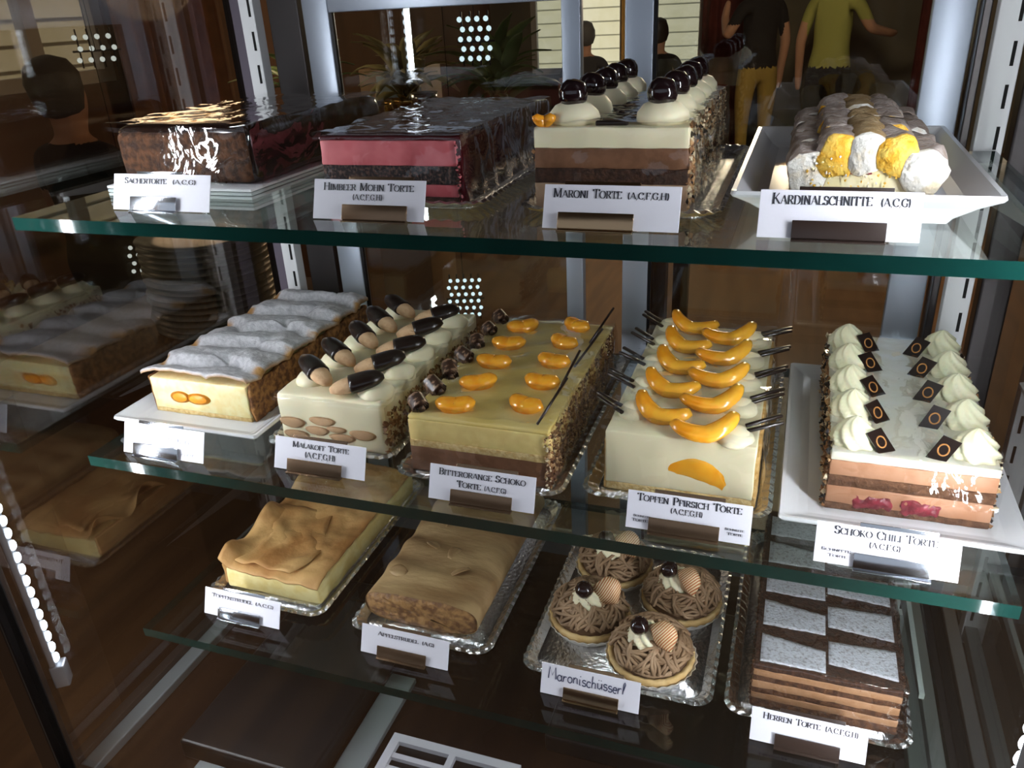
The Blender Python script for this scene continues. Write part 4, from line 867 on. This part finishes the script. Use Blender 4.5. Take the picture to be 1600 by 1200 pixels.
waf = b.rings(rg, 0).mesh('striped_wafer', wafer)
for (x, y, rz, lab) in ((0.447, 0.085, 0.0, 'chestnut vermicelli tartlet with cherry, nearest on the foil tray'), (0.388, 0.117, 0.5, 'chestnut vermicelli tartlet with cherry, left on the foil tray behind the handwritten card'), (0.461, 0.158, -0.25, 'chestnut vermicelli tartlet, right on the foil tray behind the nearest one'), (0.394, 0.190, 0.2, 'chestnut vermicelli tartlet at the rear of the foil tray, partly behind the shelf edge')):
    t = thing('chestnut_tartlet', lab, 'tartlet', x, y, ZL + 0.0016, 'chestnut tartlets on the foil tray', rz)
    link('paper_cup', cupm, t); link('pastry_shell', shm, t); link('chestnut_dome', dome, t)
    s = link('chestnut_strands', sm_, t, rot=(0, 0, rz * 5)); s['kind'] = 'stuff'
    link('cream_rosette', crm, t, (-0.003, -0.006, 0.0300), scale=(1.35, 1.35, 1.25)); link('black_cherry', cherry_mesh, t, (-0.008, -0.012, 0.0465), scale=(0.0076,) * 3)
    link('striped_wafer', waf, t, (0.0065, -0.011, 0.0325), (-0.10, 0.50, -0.55), scale=(0.95, 1.5, 1.3))

foil_tray('silver foil tray under the chocolate and mocha cream cake', 0.508, 0.640, 0.046, 0.285, ZL)
t = thing('mocha_cream_cake', 'chocolate mocha layer cake with sugar-dusted wedges, right on bottom shelf', 'cake', 0.527, 0.062, ZL + 0.0012)
W, L, H = 0.102, 0.205, 0.043
z = 0
for nm, th, mt in (('chocolate_sponge', 0.008, sponge_choc), ('mocha_cream', 0.006, mocha), ('chocolate_sponge', 0.005, sponge_choc), ('mocha_cream', 0.007, mocha), ('chocolate_sponge', 0.005, sponge_choc), ('mocha_cream', 0.006, mocha), ('cocoa_top', 0.006, cocoa_top)):
    layer(t, nm, 0, W, 0, L, z, z + th, mt, 0.0009, 0.0007, 120, z * 60); z += th
crumbs(t, 'cake_crumbs', (W, 0, 0.001), (0, L, 0), (0, 0, H), (1, 0, 0), 420, 0.0008, 0.0022, [sponge_choc, cocoa_top], 51)
crumbs(t, 'cake_crumbs', (0, 0, 0.001), (0, L, 0), (0, 0, H), (-1, 0, 0), 420, 0.0008, 0.0022, [sponge_choc, cocoa_top], 52)
for k in range(5):
    for s_, x0, x1 in ((0, 0.004, W / 2 - 0.001), (1, W / 2 + 0.001, W - 0.003)):
        y0 = 0.003 + k * 0.0405 + (0.006 if s_ else 0.0); h0, h1 = (0.030, 0.022) if s_ == 0 else (0.024, 0.030)
        if y0 + max(h0, h1) > L + 0.004: continue
        MB().sheet(lambda u, v: (x0 + u * (x1 - x0) + 0.0009 * noise.noise(Vector((u * 3, v * 30, k))), y0 + (0.004 * (1 - u) if s_ else 0.0) + v * (h0 + (h1 - h0) * u) + 0.0008 * noise.noise(Vector((u * 30, v * 3, k + s_))), H + 0.0006 + 0.0004 * noise.noise(Vector((u * 14, v * 12, k)))), 16, 10, 0.001).build('sugar_patch', sugar_dust, t)
film_wrap(t, W, 0, L, H, 9.0)

# ------------------------------------------------------------------ NAME CARDS
def P_(s): return [tuple(map(float, q.split(','))) for q in s.split()]
def arc(cx, cy, rx, ry, a0, a1, n=10): return [(cx + rx * cos(math.radians(a0 + (a1 - a0) * i / n)), cy + ry * sin(math.radians(a0 + (a1 - a0) * i / n))) for i in range(n + 1)]
# serif capitals: (advance, straight strokes [with serif ends], curves)
GL = {
 'A': (0.82, ['.06,0 .40,1', '.40,1 .76,0', '.19,.34 .61,.34'], []), 'B': (0.68, ['.14,0 .14,1'], [[(.14, 1)] + arc(.34, .76, .22, .24, 90, -90) + [(.14, .52)], [(.14, .52)] + arc(.36, .26, .24, .26, 90, -90) + [(.14, 0)]]),
 'C': (0.76, ['.68,.66 .68,.95'], [arc(.43, .5, .36, .5, 42, 318, 16)]), 'D': (0.80, ['.14,0 .14,1'], [[(.14, 1)] + arc(.34, .5, .38, .5, 90, -90, 12) + [(.14, 0)]]),
 'E': (0.66, ['.14,0 .14,1', '.14,.97 .58,.97', '.14,.52 .46,.52', '.14,.03 .60,.03', '.58,.80 .58,1', '.60,0 .60,.2'], []), 'F': (0.62, ['.14,0 .14,1', '.14,.97 .56,.97', '.14,.52 .46,.52', '.56,.78 .56,1'], []),
 'G': (0.82, ['.68,.68 .68,.95', '.68,.02 .68,.42', '.50,.42 .78,.42'], [arc(.43, .5, .36, .5, 42, 318, 16)]), 'H': (0.84, ['.14,0 .14,1', '.68,0 .68,1', '.14,.52 .68,.52'], []),
 'I': (0.34, ['.16,0 .16,1'], []), 'K': (0.78, ['.14,0 .14,1', '.20,.45 .62,1', '.30,.56 .70,0'], []), 'L': (0.62, ['.14,0 .14,1', '.14,.03 .56,.03', '.56,0 .56,.22'], []),
 'M': (0.98, ['.14,0 .14,1', '.16,1 .48,.05', '.48,.05 .80,1', '.82,0 .82,1'], []), 'N': (0.84, ['.14,0 .14,1', '.14,1 .68,0', '.68,0 .68,1'], []), 'O': (0.86, [], [arc(.43, .5, .37, .5, 0, 360, 22)]),
 'P': (0.66, ['.14,0 .14,1'], [[(.14, 1)] + arc(.36, .74, .22, .26, 90, -90) + [(.14, .48)]]), 'R': (0.74, ['.14,0 .14,1', '.34,.50 .66,0'], [[(.14, 1)] + arc(.36, .75, .22, .25, 90, -90) + [(.14, .50)]]),
 'S': (0.60, ['.50,.74 .50,.95', '.08,.04 .08,.26'], [arc(.29, .74, .20, .25, 30, 250, 12) + arc(.29, .26, .22, .26, 75, -150, 12)]), 'T': (0.72, ['.36,0 .36,1', '.04,.97 .68,.97', '.04,.78 .04,1', '.68,.78 .68,1'], []),
 'U': (0.80, ['.14,.3 .14,1', '.66,.3 .66,1'], [arc(.40, .3, .26, .3, 180, 360, 12)]), '(': (0.36, [], [arc(.38, .45, .24, .62, 120, 240, 10)]), ')': (0.36, [], [arc(-.04, .45, .24, .62, 60, -60, 10)]),
 ',': (0.26, ['.14,.10 .06,-.18'], []), ' ': (0.45, [], []), '-': (0.4, ['.06,.42 .34,.42'], []),
}
# one-stroke handwriting
HW = {
 'M': (0.9, ['0.05,0 .15,1 .42,.3 .72,1 .80,0']), 'a': (0.58, [arc(.25, .25, .2, .25, 40, 390, 14) + [(.45, .5), (.45, .06), (.55, 0)]]), 'r': (0.44, ['.05,0 .08,.5', '.08,.3 .2,.48 .36,.46']), 'o': (0.55, [arc(.26, .25, .21, .25, 90, 450, 14)]),
 'n': (0.58, ['.06,0 .08,.5', '.08,.32 .24,.5 .40,.44 .44,0']), 'i': (0.28, ['.08,.48 .10,0 .18,0', '.13,.68 .15,.76']), 's': (0.46, [arc(.24, .38, .16, .12, 30, 250, 8) + arc(.24, .13, .18, .14, 70, -160, 8)]), 'c': (0.46, [arc(.25, .25, .2, .25, 40, 320, 12)]),
 'h': (0.56, ['.08,0 .12,1', '.09,.3 .24,.48 .40,.42 .42,0']), 'u': (0.58, ['.06,.48 .10,.06 .28,0 .44,.18 .46,.48', '.46,.48 .50,0', '.16,.68 .16,.76', '.38,.68 .38,.76']), 'e': (0.48, [[(.06, .26), (.42, .28)] + arc(.24, .25, .19, .25, 10, 310, 12)]), 'l': (0.34, ['.06,0 .12,.85 .22,1 .28,.85 .12,.3']),
 't': (0.42, ['.18,.9 .16,.08 .30,0', '.02,.58 .36,.58']), 'v': (0.5, ['.04,.45 .2,0 .42,.5']), 'w': (0.7, ['.04,.4 .16,.05 .3,.4 .45,.05 .62,.45']),
}
def strokes(b, pts, w0, w1, place, straight):
    """flat ribbon along a polyline; upright strokes are thicker than level ones, as in a serif face"""
    n = len(pts); L_, R_ = [], []
    for i in range(n):
        a = pts[max(0, i - 1)]; c = pts[min(n - 1, i + 1)]; dx, dy = c[0] - a[0], c[1] - a[1]; d = math.hypot(dx, dy) or 1
        wd = w0 + (w1 - w0) * abs(dy) / d
        if straight and dx * dy > 0 and abs(dx) / d > 0.2: wd = w0 + (w1 - w0) * 0.25
        nx, ny = -dy / d * wd / 2, dx / d * wd / 2; L_.append((pts[i][0] + nx, pts[i][1] + ny)); R_.append((pts[i][0] - nx, pts[i][1] - ny))
    vs = [place(*p) for p in L_ + R_]; b.add(vs, [(i, i + n, i + n + 1, i + 1) for i in range(n - 1)])
def text_width(s, small): 
    tot = 0
    for i, ch in enumerate(s):
        up = ch.isupper() or not ch.isalpha(); tot += GL[ch.upper()][0] * (1 if up else small)
    return tot
def serif_text(b, s, x0, x1, base, h, small=0.80):
    sx = (x1 - x0) / text_width(s, small); x = x0
    for ch in s:
        k = 1.0 if (ch.isupper() or not ch.isalpha()) else small; adv, st_, cv = GL[ch.upper()]
        pl = lambda u, v, x=x, k=k: (x + u * k * sx, 0, base + v * k * h)
        for s_ in st_:
            p = P_(s_); strokes(b, p, 0.055, 0.17, pl, True)
            if abs(p[0][0] - p[1][0]) < 0.02 and abs(p[1][1] - p[0][1]) > 0.6:
                for q in p: strokes(b, [(q[0] - 0.14, q[1]), (q[0] + 0.14, q[1])], 0.05, 0.05, pl, True)
        for c in cv: strokes(b, c, 0.055, 0.17, pl, False)
        x += adv * k * sx
def hand_text(b, s, x0, x1, base, h, lw=0.10):
    tot = sum(HW[c][0] for c in s); sx = (x1 - x0) / tot; x = x0
    for i, ch in enumerate(s):
        adv, st_ = HW[ch]; pl = lambda u, v, x=x: (x + u * sx, 0, base + v * h + 0.0004 * sin(x * 300))
        for s_ in st_: strokes(b, P_(s_) if isinstance(s_, str) else s_, lw, lw, pl, False)
        x += adv * sx
CW, CH = 0.0785, 0.0250
def name_card(x, y, z, lines, label, clip=(0.20, 0.68), rz=0.0, hand=None, faint=None, cw=CW, lean=0.37, clipm=None):
    t = thing('name_card', label, 'name card', x, y, z, 'name cards in front of the cakes', rz)
    lt = (-lean, 0, 0)
    MB().rbox(0, cw, 0, 0.0006, 0, CH, 0.0002, 0.03).build('card', card_paper, t, (0, 0, 0.0008), lt, smooth=False)
    b = MB()
    for (s, u0, u1, v, h) in lines: serif_text(b, s, u0 * cw, u1 * cw, CH * (1 - v), h)
    if hand: hand_text(b, hand, 0.07 * cw, 0.86 * cw, CH * 0.52, 0.0095)
    if faint:
        hand_text(b, 'nnena', 0.14 * cw, 0.42 * cw, CH * 0.60, 0.005, 0.06); hand_text(b, 'itntete', 0.52 * cw, 0.86 * cw, CH * 0.52, 0.005, 0.06); hand_text(b, 'ner', 0.72 * cw, 0.92 * cw, CH * 0.16, 0.004, 0.06)
    b.build('lettering', ink_faint if faint else (ink_blue if hand else ink), t, (0, -0.0003, 0.0008), lt, smooth=False)
    c0, c1 = clip[0] * cw, clip[1] * cw; cm = clipm or chrome
    cp = MB().rbox(c0, c1, -0.0022, -0.0012, -0.0002, 0.0092, 0.0003, 0.02).rbox(c0, c1, -0.0014, 0.004, -0.0004, 0.0004, 0.0003, 0.02).rbox(c0 + 0.002, c1 + 0.002, 0.0014, 0.0022, -0.0002, CH + 0.0022, 0.0003, 0.02)
    cp.build('clip', cm, t, (0, 0, 0.0008), lt)
    MB().rbox(c0, c1, -0.004, 0.014, 0, 0.0009, 0.0003, 0.02).build('clip_foot', cm, t)
    return t
black_clip = M('black_clip', (0.03, 0.018, 0.014), 0.3); brass_clip = M('bronze_clip', (0.42, 0.29, 0.17), 0.2, metal=1.0); clear_clip = M('steel_clip', (0.70, 0.72, 0.76), 0.15, metal=1.0); brown_clip = M('brown_clip', (0.20, 0.13, 0.08), 0.25, metal=0.8)
name_card(0.063, 0.030, ZT, [('Sachertorte', 0.12, 0.56, 0.26, 0.0042), ('(A,C,G)', 0.62, 0.86, 0.26, 0.0030)], 'white printed card reading Sachertorte', clipm=clear_clip, cw=0.083)
name_card(0.230, 0.026, ZT, [('Himbeer Mohn Torte', 0.09, 0.90, 0.27, 0.0046), ('(A,C,F,G,H)', 0.36, 0.63, 0.50, 0.0034)], 'white printed card reading Himbeer Mohn Torte', (0.28, 0.86), clipm=brown_clip)
name_card(0.385, 0.024, ZT, [('Maroni Torte', 0.07, 0.58, 0.29, 0.0050), ('(A,C,F,G,H)', 0.62, 0.92, 0.29, 0.0036)], 'white printed card reading Maroni Torte', (0.12, 0.68), clipm=brass_clip)
name_card(0.505, 0.022, ZT, [('Kardinalschnitte', 0.08, 0.70, 0.29, 0.0056), ('(A,C,G)', 0.75, 0.93, 0.29, 0.0040)], 'white printed card reading Kardinalschnitte', (0.22, 0.80), clipm=black_clip)
name_card(0.026, 0.012, 0.0, [], 'white card with faint handwriting in front of the apricot cake', (0.14, 0.70), faint=True, clipm=clear_clip)
name_card(0.163, 0.022, 0.0, [('Malakoff Torte', 0.20, 0.82, 0.27, 0.0044), ('(A,C,F,G,H)', 0.34, 0.68, 0.54, 0.0042)], 'white printed card reading Malakoff Torte', (0.16, 0.76), clipm=brown_clip)
name_card(0.297, 0.014, 0.0, [('Bitterorange Schoko', 0.09, 0.91, 0.27, 0.0046), ('Torte', 0.27, 0.50, 0.56, 0.0046), ('(A,C,F,G)', 0.53, 0.74, 0.56, 0.0034)], 'white printed card reading Bitterorange Schoko Torte', (0.22, 0.80), clipm=brown_clip)
name_card(0.438, 0.016, 0.0, [('Topfen Pfirsich Torte', 0.08, 0.92, 0.24, 0.0048), ('(A,C,F,G,H)', 0.36, 0.62, 0.46, 0.0034), ('Schnitte', 0.06, 0.20, 0.68, 0.0015), ('Torte', 0.05, 0.18, 0.80, 0.0018), ('Schnitte', 0.80, 0.95, 0.68, 0.0015), ('Torte', 0.82, 0.94, 0.80, 0.0018)], 'white printed card reading Topfen Pfirsich Torte', (0.19, 0.76), clipm=brown_clip)
name_card(0.554, 0.011, 0.0, [('Schoko-Chili Torte', 0.13, 0.84, 0.24, 0.0048), ('(A,C,F,G)', 0.38, 0.60, 0.47, 0.0034), ('Schnitte', 0.05, 0.26, 0.68, 0.0018), ('Torte', 0.10, 0.24, 0.82, 0.0018)], 'white printed card reading Schoko-Chili Torte', (0.28, 0.82), clipm=clear_clip)
name_card(0.043, 0.032, ZL, [('Topfenstrudel', 0.10, 0.64, 0.30, 0.0036), ('(A,C,G)', 0.68, 0.92, 0.30, 0.0030)], 'white printed card reading Topfenstrudel', (0.20, 0.76), clipm=clear_clip, cw=0.081)
name_card(0.208, 0.029, ZL, [('Apfelstrudel', 0.19, 0.66, 0.30, 0.0036), ('(A,G)', 0.70, 0.84, 0.30, 0.0030)], 'white printed card reading Apfelstrudel', (0.20, 0.76), clipm=brown_clip, cw=0.081)
name_card(0.369, 0.029, ZL, [], 'white card handwritten Maronischüsserl in front of the tartlets', (0.24, 0.80), hand='Maronischusserl', clipm=brass_clip)
name_card(0.529, 0.030, ZL, [('Herren Torte', 0.10, 0.60, 0.27, 0.0046), ('(A,C,F,G,H)', 0.64, 0.92, 0.27, 0.0038)], 'white printed card reading Herren Torte', (0.22, 0.78), clipm=black_clip)
